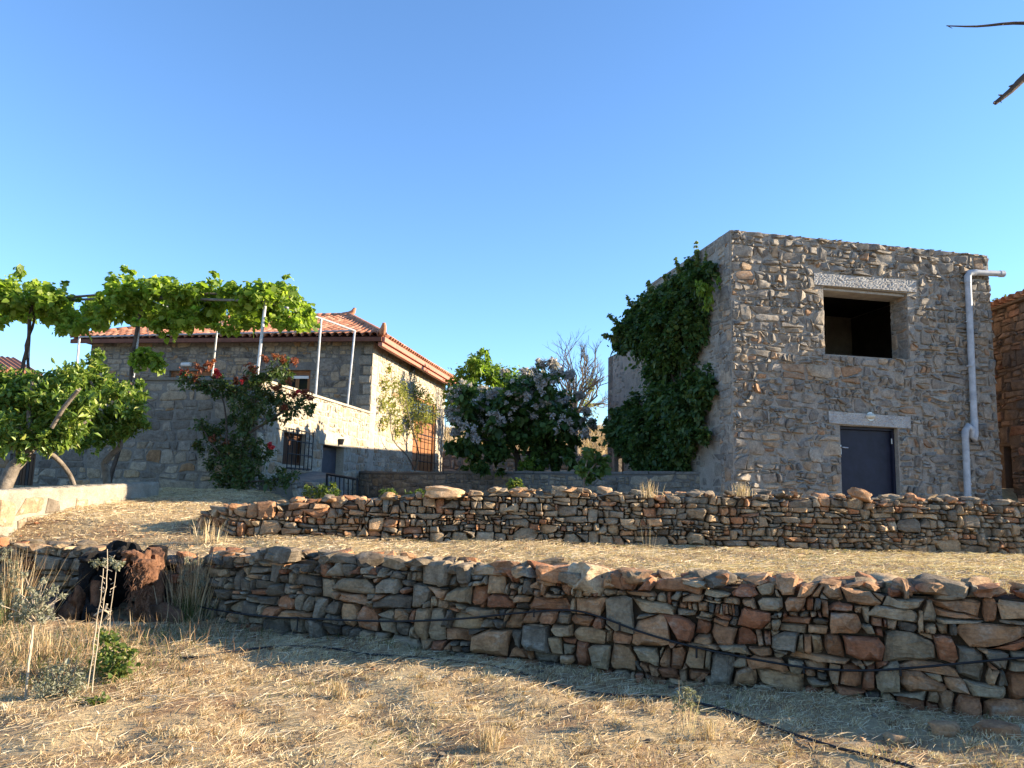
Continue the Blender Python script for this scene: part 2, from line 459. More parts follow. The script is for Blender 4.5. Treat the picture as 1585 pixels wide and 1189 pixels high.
# ------------------------------------------------------------------ dry stone walls
class Line:
    """wall along a polyline: s arclength, v up from the base, w out towards the viewer"""
    def __init__(s, B, tz, batter=.10):
        s.x = np.array([p.x for p in B]); s.y = np.array([p.y for p in B]); s.zb = np.array([p.z for p in B]); s.zt = np.array(tz)
        s.s = np.r_[0, np.cumsum(np.hypot(np.diff(s.x), np.diff(s.y)))]; s.L = s.s[-1]; s.bat = batter
    def base(s, a): return Vector((np.interp(a, s.s, s.x), np.interp(a, s.s, s.y), np.interp(a, s.s, s.zb)))
    def h(s, a): return float(np.interp(a, s.s, s.zt-s.zb))
    def n(s, a):
        p = s.base(max(0, a-.5)); q = s.base(min(s.L, a+.5)); t = (q-p); t.z = 0; t.normalize()
        return Vector((t.y, -t.x, 0))
    def P(s, a, b, w=0): return s.base(a) + Vector((0,0,b)) + s.n(a)*(w - s.bat*b)
    def s_at_x(s, x): return float(np.interp(x, s.x, s.s))
LOWL = Line(LB, LTZ); MIDL = Line(MBs, MTZ, .12)
DRY = [(0,(.10,.080,.060)),(.14,(.18,.145,.104)),(.34,(.29,.225,.150)),(.52,(.39,.28,.165)),(.68,(.41,.24,.125)),(.84,(.37,.18,.088)),(1,(.31,.125,.062))]
M_dry = stone_mat('dry_stone', DRY, .6, 1.0, .03, lichen=(.40,.34,.26), licamt=.6)
M_earth = rough_mat('wall_core_earth', (.06,.04,.026), (.13,.085,.05), 8, .8, .03)
def dry_wall(name, label, ln, rh, asp, bulge, depth, pal, top_j, gap, seed, maxp=205):
    random.seed(seed)
    o = thing(name, label, 'stone wall', ln.base(ln.L/2))
    mb = MB(); ss = np.arange(0, ln.L, .25)                     # earth and rubble core behind the faces
    for i, a in enumerate(ss):
        h = ln.h(a)*.93
        mb.v += [ln.P(a, -.1, -.075), ln.P(a, h, -.075), ln.P(a, h, -.5), ln.P(a, -.1, -.5)]
        if i:
            k = 4*i
            for q in ((0,1),(1,2),(2,3)): mb.f.append((k-4+q[0], k+q[0], k+q[1], k-4+q[1]))
    mb.build('wall_core', M_earth, o)
    hmax = max(ln.zt-ln.zb)+.3
    polys = []
    for p in coursed(0, ln.L, -.06, hmax, rh, asp, rhvar=.5, sizevar=.58, wob=.65, chip=.27, tall=.17, split=.14):
        cs = sum(q[0] for q in p)/len(p); cv = sum(q[1] for q in p)/len(p)
        if cv > ln.h(cs) + random.gauss(-.015, top_j): continue
        p = clip(clip(p, -1, 0, 0), 1, 0, ln.L)
        if len(p) > 2: p = clip(p, 0, 1, ln.h(cs) + .06 + U(0, .05))
        if len(p) > 2 and area(p) > .0007: polys.append(p)
    lay_stones(o, ln.P, polys, M_dry, gap, bulge, depth, pal, cut=.44, tilt=.55, jit=.10, proud=(-.03,.05), maxparts=maxp)
    return o
def pal_low(s, v):
    x = LOWL.base(s).x; r = random.random()
    warm = .42 + .20*math.tanh((x-.5)/1.6)
    if r < warm: t = U(.62, 1)
    elif r < warm+.25: t = U(.36, .62)
    else: t = U(.0, .36)
    return (t, U(.8, 1.25), random.random())
def pal_mid(s, v):
    x = MIDL.base(s).x; r = random.random(); warm = .46 - .20*math.tanh((x+1.5)/1.5)
    t = U(.55, .9) if r < warm else U(.12, .58)
    return (t, U(.85, 1.3), random.random())
w1 = dry_wall('dry_stone_wall', 'long rust and grey dry stone wall nearest the viewer, with a black hose strung along its face', LOWL, .086, 1.5, .052, .12, pal_low, .035, .006, 5)
w2 = dry_wall('dry_stone_wall', 'smaller grey brown dry stone wall on the upper terrace, in front of both houses', MIDL, .074, 1.5, .045, .12, pal_mid, .03, .005, 6)
# flat stones lying across the top of both walls give them thickness
def cap_stones(o, ln, n, seed, pal, depth=(.0,.42), size=(.10,.30), nparts=90):
    random.seed(seed); L = []
    for k in range(n):
        a = U(0.2, ln.L-.2); w = U(*depth)
        p = ln.P(a, ln.h(a)+U(-.035,.03), -w)
        if not inframe(p, 60): continue
        s = U(size[0]**.5, size[1]**.5)**2
        me = rock_mesh('stone', (s, s*U(.55,.9), s*U(.22,.5)), M_dry, random.random()*50, 2 if s > .17 else 1, pal(a, 0), .42)
        L.append((s, me, p, Matrix.Rotation(U(0,6.28),3,'Z') @ Matrix.Rotation(U(-.3,.3),3,'X') @ Matrix.Rotation(U(-.3,.3),3,'Y')))
    L.sort(key=lambda t: -t[0]); V = []; Fc = []; T = []
    for k, (s, me, p, R) in enumerate(L):
        if k < nparts:
            r = obj('stone', me, o, p); r.rotation_euler = R.to_euler()
        else:
            b0 = len(V); V += [p + R @ v.co for v in me.vertices]; Fc += [[i+b0 for i in f.vertices] for f in me.polygons]; T += [tuple(me.attributes['tint'].data[0].color)[:3]]*len(me.vertices)
            bpy.data.meshes.remove(me)
    if V:
        c = sum(V, Vector())/len(V)
        r = obj('small_stones', mesh_np('small_stones', [v-c for v in V], Fc, M_dry, np.array(T), True, 30), o, c); r['kind'] = 'stuff'
cap_stones(w1, LOWL, 320, 21, pal_low)
cap_stones(w2, MIDL, 330, 22, pal_mid, size=(.08,.24))

# ------------------------------------------------------------------ mortared walls: the garden wall and the lit retaining wall
M_mort_grey = rough_mat('grey_mortar', (.12,.113,.105), (.19,.178,.165), 3, .6, .02)
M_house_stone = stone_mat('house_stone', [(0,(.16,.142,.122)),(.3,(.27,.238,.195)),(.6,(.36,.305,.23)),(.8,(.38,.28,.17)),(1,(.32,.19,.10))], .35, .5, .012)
random.seed(31)
gwd = GW1-GW0; gl = gwd.length
o = thing('garden_wall', 'low bluish grey mortared wall between the two houses, below the flowering tree', 'stone wall', (GW0+GW1)/2 + Vector((0,0,1.2)))
fc = Face((GW0.x, GW0.y, 1.1), gwd)
wall_panel(o, fc, gl, .96, .35, [], M_mort_grey, 'mortar')
lay_stones(o, fc.P, face_polys(gl, .97, .17, 1.9, sizevar=.5), M_house_stone, .010, .018, .03, lambda s, v: (U(0,.75), U(.6,.95), random.random()), back=False)
mb = MB()
for k in range(18):
    a = gl*k/18
    mb.box(fc.P(a+.01, .96+U(0,.012), .03), fc.d*(gl/18-.02), -fc.n*.42, (0,0,.045+U(0,.02)))
mb.build('coping', M_mort_grey, o)

M_lime = rough_mat('lime_mortar', (.22,.19,.145), (.37,.33,.265), 4, .9, .04, bscale=12)
M_ret = stone_mat('retaining_stone', [(0,(.20,.165,.125)),(.5,(.29,.24,.175)),(1,(.30,.21,.125))], .2, .6, .015, licamt=.8, lichen=(.46,.42,.34))
random.seed(33)
pn = at(0, 846, 10.3); pf = at(243, 790, 14.6)
ddir = pf-pn; ddir.z = 0
p0 = pn - ddir.normalized()*.9
fc = Face((p0.x, p0.y, .72), ddir); L = ddir.length+.9
rw = thing('retaining_wall', 'sunlit cream mortared wall below the lemon tree, running back to the house', 'stone wall', (p0+pf)/2)
# top slopes gently with the ground
zt0, zt1 = at(0,766,10.3).z-.72-.02, at(243,750,14.6).z-.72
mb = MB(); n = 70; hh = [zt0+(zt1-zt0)*i/n + .05 + .02*noise.noise(Vector((i*.5,1,0))) + U(-.008,.008) for i in range(n+1)]
ww = [.012*noise.noise(Vector((i*.7,5,0))) for i in range(n+1)]
for i in range(n):
    a0, a1 = L*i/n, L*(i+1)/n
    b0 = len(mb.v)
    for a_, h_, w_ in ((a0,hh[i],ww[i]), (a1,hh[i+1],ww[i+1])):
        mb.v += [fc.P(a_,0,0), fc.P(a_,h_-.05,w_), fc.P(a_,h_-.015,w_-.01), fc.P(a_,h_,-.04+w_), fc.P(a_,h_-.01,-.34), fc.P(a_,0,-.4)]
    for k in range(5): mb.f.append((b0+k, b0+6+k, b0+7+k, b0+k+1))
    if i in (0, n-1): o6 = b0+6 if i else b0; mb.f.append(tuple(o6+k for k in (range(6) if i else range(5,-1,-1))))
mb.build('mortar', M_lime, rw)
pl = [p for p in face_polys(L, .85, .21, 1.3, sizevar=.4) if sum(q[1] for q in p)/len(p) < zt0-.1]
lay_stones(rw, fc.P, pl, M_ret, .028, .018, .03, lambda s, v: (random.random(), U(.8,1.15), 0), back=False)
# ------------------------------------------------------------------ tower: the tall roofless-looking stone block on the right
TOW = [(0,(.18,.165,.15)),(.3,(.25,.225,.195)),(.6,(.31,.27,.22)),(.78,(.34,.26,.18)),(.92,(.35,.22,.135)),(1,(.30,.16,.09))]
M_tow = stone_mat('tower_stone', TOW, .45, .8, .02, lichen=(.40,.37,.32))
M_towm = rough_mat('tower_mortar', (.24,.215,.185), (.36,.325,.28), 4, .9, .03)
M_conc = rough_mat('pale_concrete', (.27,.26,.25), (.44,.43,.41), 6, .6, .01)
M_dark_in = rough_mat('painted_room_shade', (.018,.016,.014), (.045,.038,.032), 4, .4, .01)  # near-black colour stands in for the shade of the unlit room
random.seed(41)
TO = at(1136, 778, 14.0); KT = math.radians(11.5)
td = Vector((math.cos(KT), math.sin(KT), 0))
TZ = 1.25
tf = Face((TO.x, TO.y, TZ), td)
TL = tf.sv(1541, 600)[0]; TH = tf.sv(1140, 357)[1]
wa = tf.sv(1277, 548); wb = tf.sv(1404, 452)
win = (wa[0], wb[0], wa[1], tf.sv(1277, 443)[1]-.0)
da = tf.sv(1300, 660); db = tf.sv(1389, 660)
door = (da[0], db[0], .0, da[1]+.02)
tower = thing('stone_tower', 'tall square block of rough stone with one big dark window opening and a navy door', 'house', tf.P(TL/2, 0))
DEPTH = 3.7
wall_panel(tower, tf, TL, TH, .5, [win, door], M_towm, 'front_wall')
bd = Vector((-td.y, td.x, 0))
lf = Face(tf.P(0,0,-.5-DEPTH), -bd)                      # left wall face, s from back to front
LW = wall_panel(tower, lf, DEPTH, TH, .45, [], M_towm, 'side_wall')
rf = Face(tf.P(TL,0,-.5), bd)
wall_panel(tower, rf, DEPTH, TH, .45, [], M_towm, 'side_wall')
bf = Face(tf.P(TL,0,-.5-DEPTH), -td)
wall_panel(tower, bf, TL, TH, .45, [], M_towm, 'back_wall')
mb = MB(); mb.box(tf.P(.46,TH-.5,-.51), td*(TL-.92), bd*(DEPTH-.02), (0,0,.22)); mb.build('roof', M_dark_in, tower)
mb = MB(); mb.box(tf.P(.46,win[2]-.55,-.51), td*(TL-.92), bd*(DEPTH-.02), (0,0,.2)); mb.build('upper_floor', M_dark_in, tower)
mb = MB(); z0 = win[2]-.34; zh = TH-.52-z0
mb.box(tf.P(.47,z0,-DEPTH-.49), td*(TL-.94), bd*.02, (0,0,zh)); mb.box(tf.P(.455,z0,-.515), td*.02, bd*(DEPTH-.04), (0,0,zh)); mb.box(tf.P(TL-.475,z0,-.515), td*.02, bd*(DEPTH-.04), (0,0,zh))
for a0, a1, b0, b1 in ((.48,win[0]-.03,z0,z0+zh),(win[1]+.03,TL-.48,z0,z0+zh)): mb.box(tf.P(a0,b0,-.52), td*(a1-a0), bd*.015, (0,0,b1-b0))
mb.build('shade_lining', M_dark_in, tower)  # thin dark panels added so the window opening reads as unlit
l1 = (tf.sv(1259,425), tf.sv(1417,452)); l2 = (tf.sv(1282,637), tf.sv(1408,662))
holes = [win, door, (l1[0][0], l1[1][0], tf.sv(1337,449)[1], tf.sv(1337,428)[1]), (l2[0][0], l2[1][0], door[3], tf.sv(1345,642)[1])]
def tow_pal(s, v):
    r = random.random(); low = .55 - .1*v/TH
    t = U(.6,.95) if r < .20*low/.5 else U(.05,.6)
    return (t, U(.8,1.2), 0)
P1 = face_polys(TL, TH, .112, 1.5, openings=holes, wob=.55, chip=.28, tall=.13, split=.2, rhvar=.5, sizevar=.5)
fw_o = [o for o in tower.children if o.name.startswith('front_wall')][0]
lay_stones(fw_o, tf.P, P1, M_tow, .008, .034, .07, tow_pal, cut=.46, tilt=.9, back=False, jit=.12, proud=(-.018,.016), maxparts=190)
# crooked stones along the top edge
mb_polys = [p for p in face_polys(TL, .16, .15, 1.7, sizevar=.4)]
lay_stones(fw_o, lambda a,b,w: tf.P(a, TH-.05+b*.36, w-.04), mb_polys, M_tow, .008, .05, .25, tow_pal, cut=.36, tilt=.5, back=True, maxparts=25)
sw = [o for o in tower.children if o.name.startswith('side_wall')][0]
P2 = [p for p in face_polys(DEPTH+.5, TH, .15, 1.8, sizevar=.5) if random.random() < .75]
lfa = Face(tf.P(0,0,-.5-DEPTH), -bd)
lay_stones(sw, lfa.P, P2, M_tow, .02, .012, .03, lambda s,v: (U(.1,.6), U(.75,1.0), 0), cut=.36, back=False, maxparts=50, proud=(-.012,.006))
P3 = [p for p in face_polys(.5, TH, .17, 1.6, sizevar=.4)]
lay_stones(sw, Face(tf.P(0,0,-.5), -bd).P, P3, M_tow, .016, .02, .03, tow_pal, cut=.36, back=False, maxparts=20)
# jambs of the window seen from below left
jf = Face(tf.P(win[1], win[2], 0), bd)
jf.n = -td
lay_stones(fw_o, jf.P, face_polys(.5, win[3]-win[2], .17, 1.5), M_tow, .016, .02, .03, tow_pal, cut=.36, back=False, maxparts=12)
def lintel(parent, A, B, h, d):
    """stone beam from A to B (centres of its lower edge on the face), bush-hammered face"""
    a = tf.P(A[0], A[1], 0); b = tf.P(B[0], B[1], 0)
    nS, nV = 76, 13; V = []; Fc = []
    for j in range(nV+1):
        for i in range(nS+1):
            edge = i in (0,nS) or j in (0,nV)
            V.append(a + (b-a)*i/nS + Vector((0,0,h*j/nV)) + tf.n*(.035 + (0 if edge else random.choice((-1,.2,.5))*U(.0,.012))))
    for j in range(nV):
        for i in range(nS):
            k = j*(nS+1)+i; Fc.append((k, k+1, k+nS+2, k+nS+1))
    bb = len(V)
    for p in (a, b, b+Vector((0,0,h)), a+Vector((0,0,h))): V.append(p + tf.n*.035)
    for p in (a, b, b+Vector((0,0,h)), a+Vector((0,0,h))): V.append(p - tf.n*d)
    for q in ((0,1,5,4),(1,2,6,5),(2,3,7,6),(3,0,4,7),(4,5,6,7)): Fc.append(tuple(bb+i for i in q[::-1]))
    c = sum(V, Vector())/len(V)
    return obj('lintel', mesh_np('lintel', [v-c for v in V], Fc, M_conc), parent, c)
lintel(tower, tf.sv(1259,441), tf.sv(1417,453), .225, .3)
lintel(tower, tf.sv(1282,655), tf.sv(1408,663.5), .22, .3)
mb = MB(); mb.box(tf.P(win[0], win[3]-.05, -.08), td*(win[1]-win[0]), bd*.45, (0,0,.045)); mb.build('soffit', M_conc, tower)
M_navy = paint_mat('navy_paint', (.013,.015,.031), .5, 0, .3, .08)
M_steel = paint_mat('steel', (.42,.42,.42), .4, .8, .2, .1)
mb = MB(); w = door[1]-door[0]
mb.box(tf.P(door[0]+.05, 0, -.16), td*(w-.1), bd*.05, (0,0,door[3]-.06))
dr = mb.build('door', M_navy, tower, bevel=.004)
mb = MB()
for a0, ww in ((door[0]+.002, .046), (door[1]-.048, .046)): mb.box(tf.P(a0, 0, -.10), td*ww, bd*.12, (0,0,door[3]-.004))
mb.box(tf.P(door[0]+.05, door[3]-.055, -.10), td*(w-.1), bd*.12, (0,0,.05)); mb.build('door_frame', M_navy, tower, bevel=.003)
hp = tf.sv(1307, 692)
mb = MB(); mb.tube([tf.P(door[0]+.10, hp[1], -.15), tf.P(door[0]+.10, hp[1], -.09), tf.P(door[0]+.22, hp[1]-.005, -.09)], .011, 6); mb.build('handle', M_steel, dr, 40)
mb = MB(); mb.tube([tf.P(door[1]-.06, door[3]-.30, -.10), tf.P(door[1]-.06, door[3]-.20, -.10)], .014, 6); mb.build('hinge', M_steel, dr, 40)
mb = MB(); mb.box(tf.P(door[0]+.09, hp[1]-.13, -.158), td*.03, tf.n*.008, (0,0,.18)); mb.build('lock_plate', M_steel, dr)
# bulkhead lamp on the lower lintel
M_lampg = paint_mat('lamp_glass', (.55,.53,.45), .25, 0, .1)
lp = tf.sv(1345, 645)
mb = MB()
for k in range(7):
    pass
V = []; Fc = []
n1, n2 = 10, 5
for j in range(n2+1):
    ph = j/n2*math.pi/2
    for i in range(n1):
        a = 2*math.pi*i/n1
        V.append(tf.P(lp[0]+.10*math.cos(a)*math.cos(ph), lp[1]+.055*math.sin(a)*math.cos(ph), .045+.085*math.sin(ph)))
for j in range(n2):
    for i in range(n1): Fc.append((j*n1+i, j*n1+(i+1)%n1, (j+1)*n1+(i+1)%n1, (j+1)*n1+i))
c = sum(V, Vector())/len(V)
wl = obj('wall_lamp', mesh_np('wall_lamp', [v-c for v in V], Fc, M_lampg, None, True), tower, c)
mb = MB(); mb.tube([tf.P(lp[0]-.0, lp[1], .03), tf.P(lp[0], lp[1], .05)], .085, 12); mb.build('lamp_base', M_steel, wl, 40)
# another small round vent left of the door
vt = tf.sv(1205, 653); mb = MB(); mb.tube([tf.P(vt[0], vt[1], .0), tf.P(vt[0], vt[1], .10)], [.07,.06], 10); mb.build('pipe_end', M_towm, tower, 40)
# drain pipe
M_pvc = paint_mat('grey_plastic_pipe', (.35,.37,.40), .5, 0, .28, .08)
def tp(px, py, w):
    s, v = tf.sv(px, py); return tf.P(s, v, w)
pipe = thing('drainpipe', 'pale grey plastic drainpipe with a side arm at its top, fixed to the stone tower', 'pipe', tp(1490,775,.12))
pr = .061
mb = MB(); mb.tube([tp(1545,426,.10), tp(1500,424,.10)], pr, 14); mb.build('pipe_arm', M_pvc, pipe, 40)
mb = MB(); mb.tube([tp(1541,426,.10), tp(1547,426,.10)], pr*1.12, 14); mb.build('end_cap', M_pvc, pipe, 40)
mb = MB(); mb.tube([tp(1505,424,.10), tp(1494,425,.10), tp(1492,430,.10), tp(1492,440,.10)], pr*1.1, 14); mb.build('elbow', M_pvc, pipe, 50)
mb = MB(); mb.tube([tp(1492,432,.10), tp(1502,660,.10)], pr, 14); mb.build('pipe_run', M_pvc, pipe, 40)
mb = MB(); mb.tube([tp(1502,650,.10), tp(1502,664,.10)], pr*1.12, 14); mb.build('pipe_collar', M_pvc, pipe, 40)
mb = MB(); mb.tube([tp(1496,566,.10), tp(1496.3,569,.10)], pr*1.14, 14); mb.build('pipe_collar', M_pvc, pipe, 40)
mb = MB(); mb.tube([tp(1502,660,.10), tp(1502,672,.11), tp(1499,682,.13), tp(1495,676,.15), tp(1494,666,.16), tp(1488,661,.17), tp(1484,668,.17), tp(1483.5,678,.17)], pr*1.08, 14); mb.build('elbow', M_pvc, pipe, 60)
mb = MB(); mb.tube([tp(1483.5,674,.17), tp(1490,800,.15)], pr, 14); mb.build('pipe_run', M_pvc, pipe, 40)
mb = MB(); mb.tube([tp(1488,748,.155), tp(1488.3,751,.155)], pr*1.14, 14); mb.build('pipe_collar', M_pvc, pipe, 40)

for px_, py_ in ((1495,500),(1500.5,622),(1486,712)):
    s_, v_ = tf.sv(px_, py_); w_ = .10 if py_ < 660 else .16
    mb = MB(); mb.box(tf.P(s_-.085, v_-.012, -.02), td*.17, tf.n*(w_+.02), (0,0,.024)); mb.build('bracket', M_steel, pipe)
# ------------------------------------------------------------------ plastered outbuilding behind the tower
M_plas = rough_mat('rough_grey_render', (.24,.20,.17), (.36,.31,.26), 3, .9, .04, bscale=9)
random.seed(43)
bq = tf.P(.03, 0, -.5-DEPTH); bq.z = 1.6
sR = 0
for k in range(400):                                     # the side wall runs on in line with the tower's
    p = bq + bd*(k*.02); q = proj(Vector((p.x, p.y, 4)))
    if q[0] <= 941: sR = k*.02; break
af = Face(bq + bd*sR, -bd); AH = af.sv(945, 552)[1]
outb = thing('outbuilding', 'lower grey rendered building half hidden behind the dark climbing tree', 'house', bq + bd*1.5 + td*2)
d0 = af.sv(951, 705); d1 = af.sv(966, 705)
adoor = (d0[0], d1[0], 0, d0[1])
osw = wall_panel(outb, af, sR, AH, .4, [adoor], M_plas, 'side_wall')
lay_stones(osw, af.P, [p for p in face_polys(sR, AH-.05, .17, 1.7, [adoor]) if random.random() < .5], M_tow, .03, .012, .03, lambda s,v: (U(.1,.6), U(.8,1.05), 0), cut=.36, back=False, maxparts=40, proud=(-.016,.004))
wall_panel(outb, Face(bq+bd*sR+td*5.5, -td), 5.5, AH, .4, [], M_plas, 'back_wall')
added_wing = bq + bd*(sR-.4) + td*2.4  # added block, hidden from view, that casts shade on the left house
wd = Vector((.06,1,0)).normalized()
wg = Face(added_wing + wd*11.5, -wd)
wall_panel(outb, wg, 11.5, AH+.65, .4, [], M_plas, 'added_wing_wall'); wall_panel(outb, Face(added_wing+wd*11.5+td*3.0, -td), 3.0, AH+.65, .4, [], M_plas, 'added_wing_wall')
mb = MB(); mb.box(bq+td*.4+Vector((0,0,AH-.2)), td*5, bd*(sR-.4), (0,0,.1)); mb.build('roof', M_plas, outb)
mb = MB(); mb.box(added_wing+td*.42+wd*.4+Vector((0,0,AH+.45)), td*2.4, wd*10.6, (0,0,.1)); mb.build('added_wing_roof', M_plas, outb)
mb = MB(); mb.box(af.P(adoor[0]+.02,0,-.2), af.d*(adoor[1]-adoor[0]-.04), -af.n*.05, (0,0,adoor[3]-.02)); mb.build('door', M_navy, outb)

# ------------------------------------------------------------------ old red brown house at the right edge
RED = [(0,(.12,.085,.065)),(.4,(.20,.13,.09)),(.7,(.26,.16,.10)),(1,(.26,.12,.07))]
M_red = stone_mat('red_brown_stone', RED, .5, .7, .02, lichen=(.30,.24,.19), licamt=.35)
M_redm = rough_mat('mud_mortar', (.10,.065,.045), (.17,.11,.075), 5, .8, .03)
random.seed(45)
ro = at(1534, 780, 16.5)
rd = Vector((.035, -1, 0)).normalized()                  # towards the viewer
rface = Face((ro.x, ro.y, 1.25), rd)
RH = rface.sv(1540, 482)[1]; RL = 2.05
old = thing('old_house', 'old red brown stone house cut off by the right edge, beside the stone tower', 'house', rface.P(1,0,-1))
d0 = rface.sv(1547, 692); d1 = rface.sv(1565, 685)
rdoor = (d0[0], d1[0], 0, d0[1])
rw_ = wall_panel(old, rface, RL, RH, .5, [rdoor], M_redm, 'side_wall')
wall_panel(old, Face(rface.P(RL,0,0), (1,.035)), 5, RH, .5, [], M_redm, 'front_wall')
wall_panel(old, Face(rface.P(0,0,-5), -Vector((1,.035,0))), 5, RH, .5, [], M_redm, 'back_wall')
lay_stones(rw_, rface.P, face_polys(RL, RH, .15, 1.9, [rdoor], jit=.3, sizevar=.5), M_red, .012, .04, .05, lambda s,v:(random.random(), U(.75,1.15), 0), cut=.34, tilt=.5, back=False)
mb = MB(); mb.box(rface.P(rdoor[0]+.03,0,-.3), rface.d*(rdoor[1]-rdoor[0]-.06), -rface.n*.05, (0,0,rdoor[3]-.03))
M_wood_dark = paint_mat('dark_brown_wood', (.055,.032,.02), .6, 0, .35, .3, (1,1,.1))
mb.build('door', M_wood_dark, old)
mb = MB(); mb.box(rface.P(rdoor[0]-.25, rdoor[3]+.002, .02), rface.d*(rdoor[1]-rdoor[0]+.5), -rface.n*.3, (0,0,.28)); mb.build('lintel', M_redm, old, bevel=.02)
mb = MB()
for k in range(4): mb.box(rface.P(rdoor[1]+.002+U(0,.02), k*.5, .025), rface.d*U(.22,.34), -rface.n*.2, (0,0,.47))
mb.build('door_jamb', M_redm, old, bevel=.02)
M_tile = stone_mat('terracotta', [(0,(.36,.15,.085)),(.5,(.46,.205,.12)),(1,(.55,.29,.19))], .1, .3, .01, lichen=(.45,.30,.22), licamt=.25)
def halfpipe(L, r0, r1, n=6, th=.012):
    V = []; Fc = []
    for t, rr in ((0, r0), (L, r1)):
        for sgn in (0, 1):
            for k in range(n+1):
                a = math.pi*k/n; q = rr - th*sgn
                V.append((-q*math.cos(a), t, q*math.sin(a)))
    m_ = n+1
    for k in range(n):
        Fc.append((k, k+1, 2*m_+k+1, 2*m_+k)); Fc.append((m_+k+1, m_+k, 3*m_+k, 3*m_+k+1)); Fc.append((k+1, k, m_+k, m_+k+1))
        Fc.append((2*m_+k, 2*m_+k+1, 3*m_+k+1, 3*m_+k))
    return V, Fc
rp = old
mb = MB(); mb.box(rface.P(-.1, RH, .12), rface.d*(RL+.2), -rface.n*5.0, (0,0,.05)); rfo = mb.build('roof', M_redm, old)
tl_mesh = []
for k in range(4):
    V, Fc = halfpipe(.5, .10, .085); tl_mesh.append(mesh_np('tile', V, Fc, M_tile, (random.random(), U(.6,.9), 0), True))
for i in range(10):
    for j in range(2):
        o = obj('tile', tl_mesh[(i+j) % 4], rfo, rface.P(.02+i*.215, RH+.06+j*.05, .22-j*.42))
        o.rotation_euler = (math.radians(8), 0, math.atan2(-rface.n.y, -rface.n.x)-math.pi/2 + U(-.04,.04))

# ------------------------------------------------------------------ left house: lower storey carrying the terrace, upper storey set back
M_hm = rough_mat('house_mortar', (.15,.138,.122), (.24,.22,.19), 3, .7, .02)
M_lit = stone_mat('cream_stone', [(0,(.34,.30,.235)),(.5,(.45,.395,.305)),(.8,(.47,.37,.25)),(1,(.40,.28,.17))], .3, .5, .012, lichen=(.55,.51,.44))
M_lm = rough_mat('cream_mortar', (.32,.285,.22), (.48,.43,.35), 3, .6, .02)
random.seed(51)
house = thing('stone_house', 'two storey stone house with a red tiled roof and a terrace over its lower storey', 'house', (C1.x-4, C1.y, 2))
ZB = .95; ZT = 3.92; ZE = 6.22
hp_ = lambda s, v: (U(.0,.62) if random.random() < .8 else U(.62,1), U(.75,1.15), 0)
FLn = 9.0
ff = Face((*(C0+F_DIR*FLn).xy, ZB), -F_DIR)
fd0, fd1 = ff.sv(16, 702), ff.sv(56, 702)
fdoor = (fd0[0], fd1[0], .0, fd0[1])
lwf = wall_panel(house, ff, FLn, ZT-ZB, .4, [fdoor], M_hm, 'lower_wall')
lay_stones(lwf, ff.P, face_polys(FLn, ZT-ZB, .20, 1.75, [fdoor], jit=.2, sizevar=.45, split=.12), M_house_stone, .012, .022, .03, hp_, back=False, cut=.3, maxparts=90)
rfh = Face((C0.x, C0.y, ZB), R_DIR)
LR = 7.1
gw = [rfh.sv(440, 668), rfh.sv(474, 672), rfh.sv(455, 720)]
gwin = (gw[0][0], gw[1][0], gw[2][1], gw[0][1])
bdp = [rfh.sv(500, 688), rfh.sv(533, 694)]
bdoor = (bdp[0][0], bdp[1][0], .05, bdp[0][1])
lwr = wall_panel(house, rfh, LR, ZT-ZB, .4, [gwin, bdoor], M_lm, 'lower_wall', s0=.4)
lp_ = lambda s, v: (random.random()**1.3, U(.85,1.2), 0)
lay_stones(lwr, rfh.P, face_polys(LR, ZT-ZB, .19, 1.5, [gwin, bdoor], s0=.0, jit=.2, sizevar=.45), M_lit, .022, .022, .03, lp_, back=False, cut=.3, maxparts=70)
mb = MB(); mb.add([tuple((C0+F_DIR*FLn).xy)+(ZT-.12,), tuple(C0.xy)+(ZT-.12,), tuple((C1+R_DIR*.1).xy)+(ZT-.12,), tuple((C1+F_DIR*FLn).xy)+(ZT-.12,)], [(0,1,2,3)])
mb.build('terrace_floor', M_hm, house)
mb = MB()
mb.box(ff.P(-.02, ZT-ZB+.002, .05), ff.d*(FLn+.07), -ff.n*.5, (0,0,.06))
mb.build('terrace_coping', M_hm, house)
mb = MB(); mb.box(rfh.P(.46, ZT-ZB+.002, .05), rfh.d*(LR-.47), -rfh.n*.5, (0,0,.06)); mb.build('terrace_coping', M_lm, house)
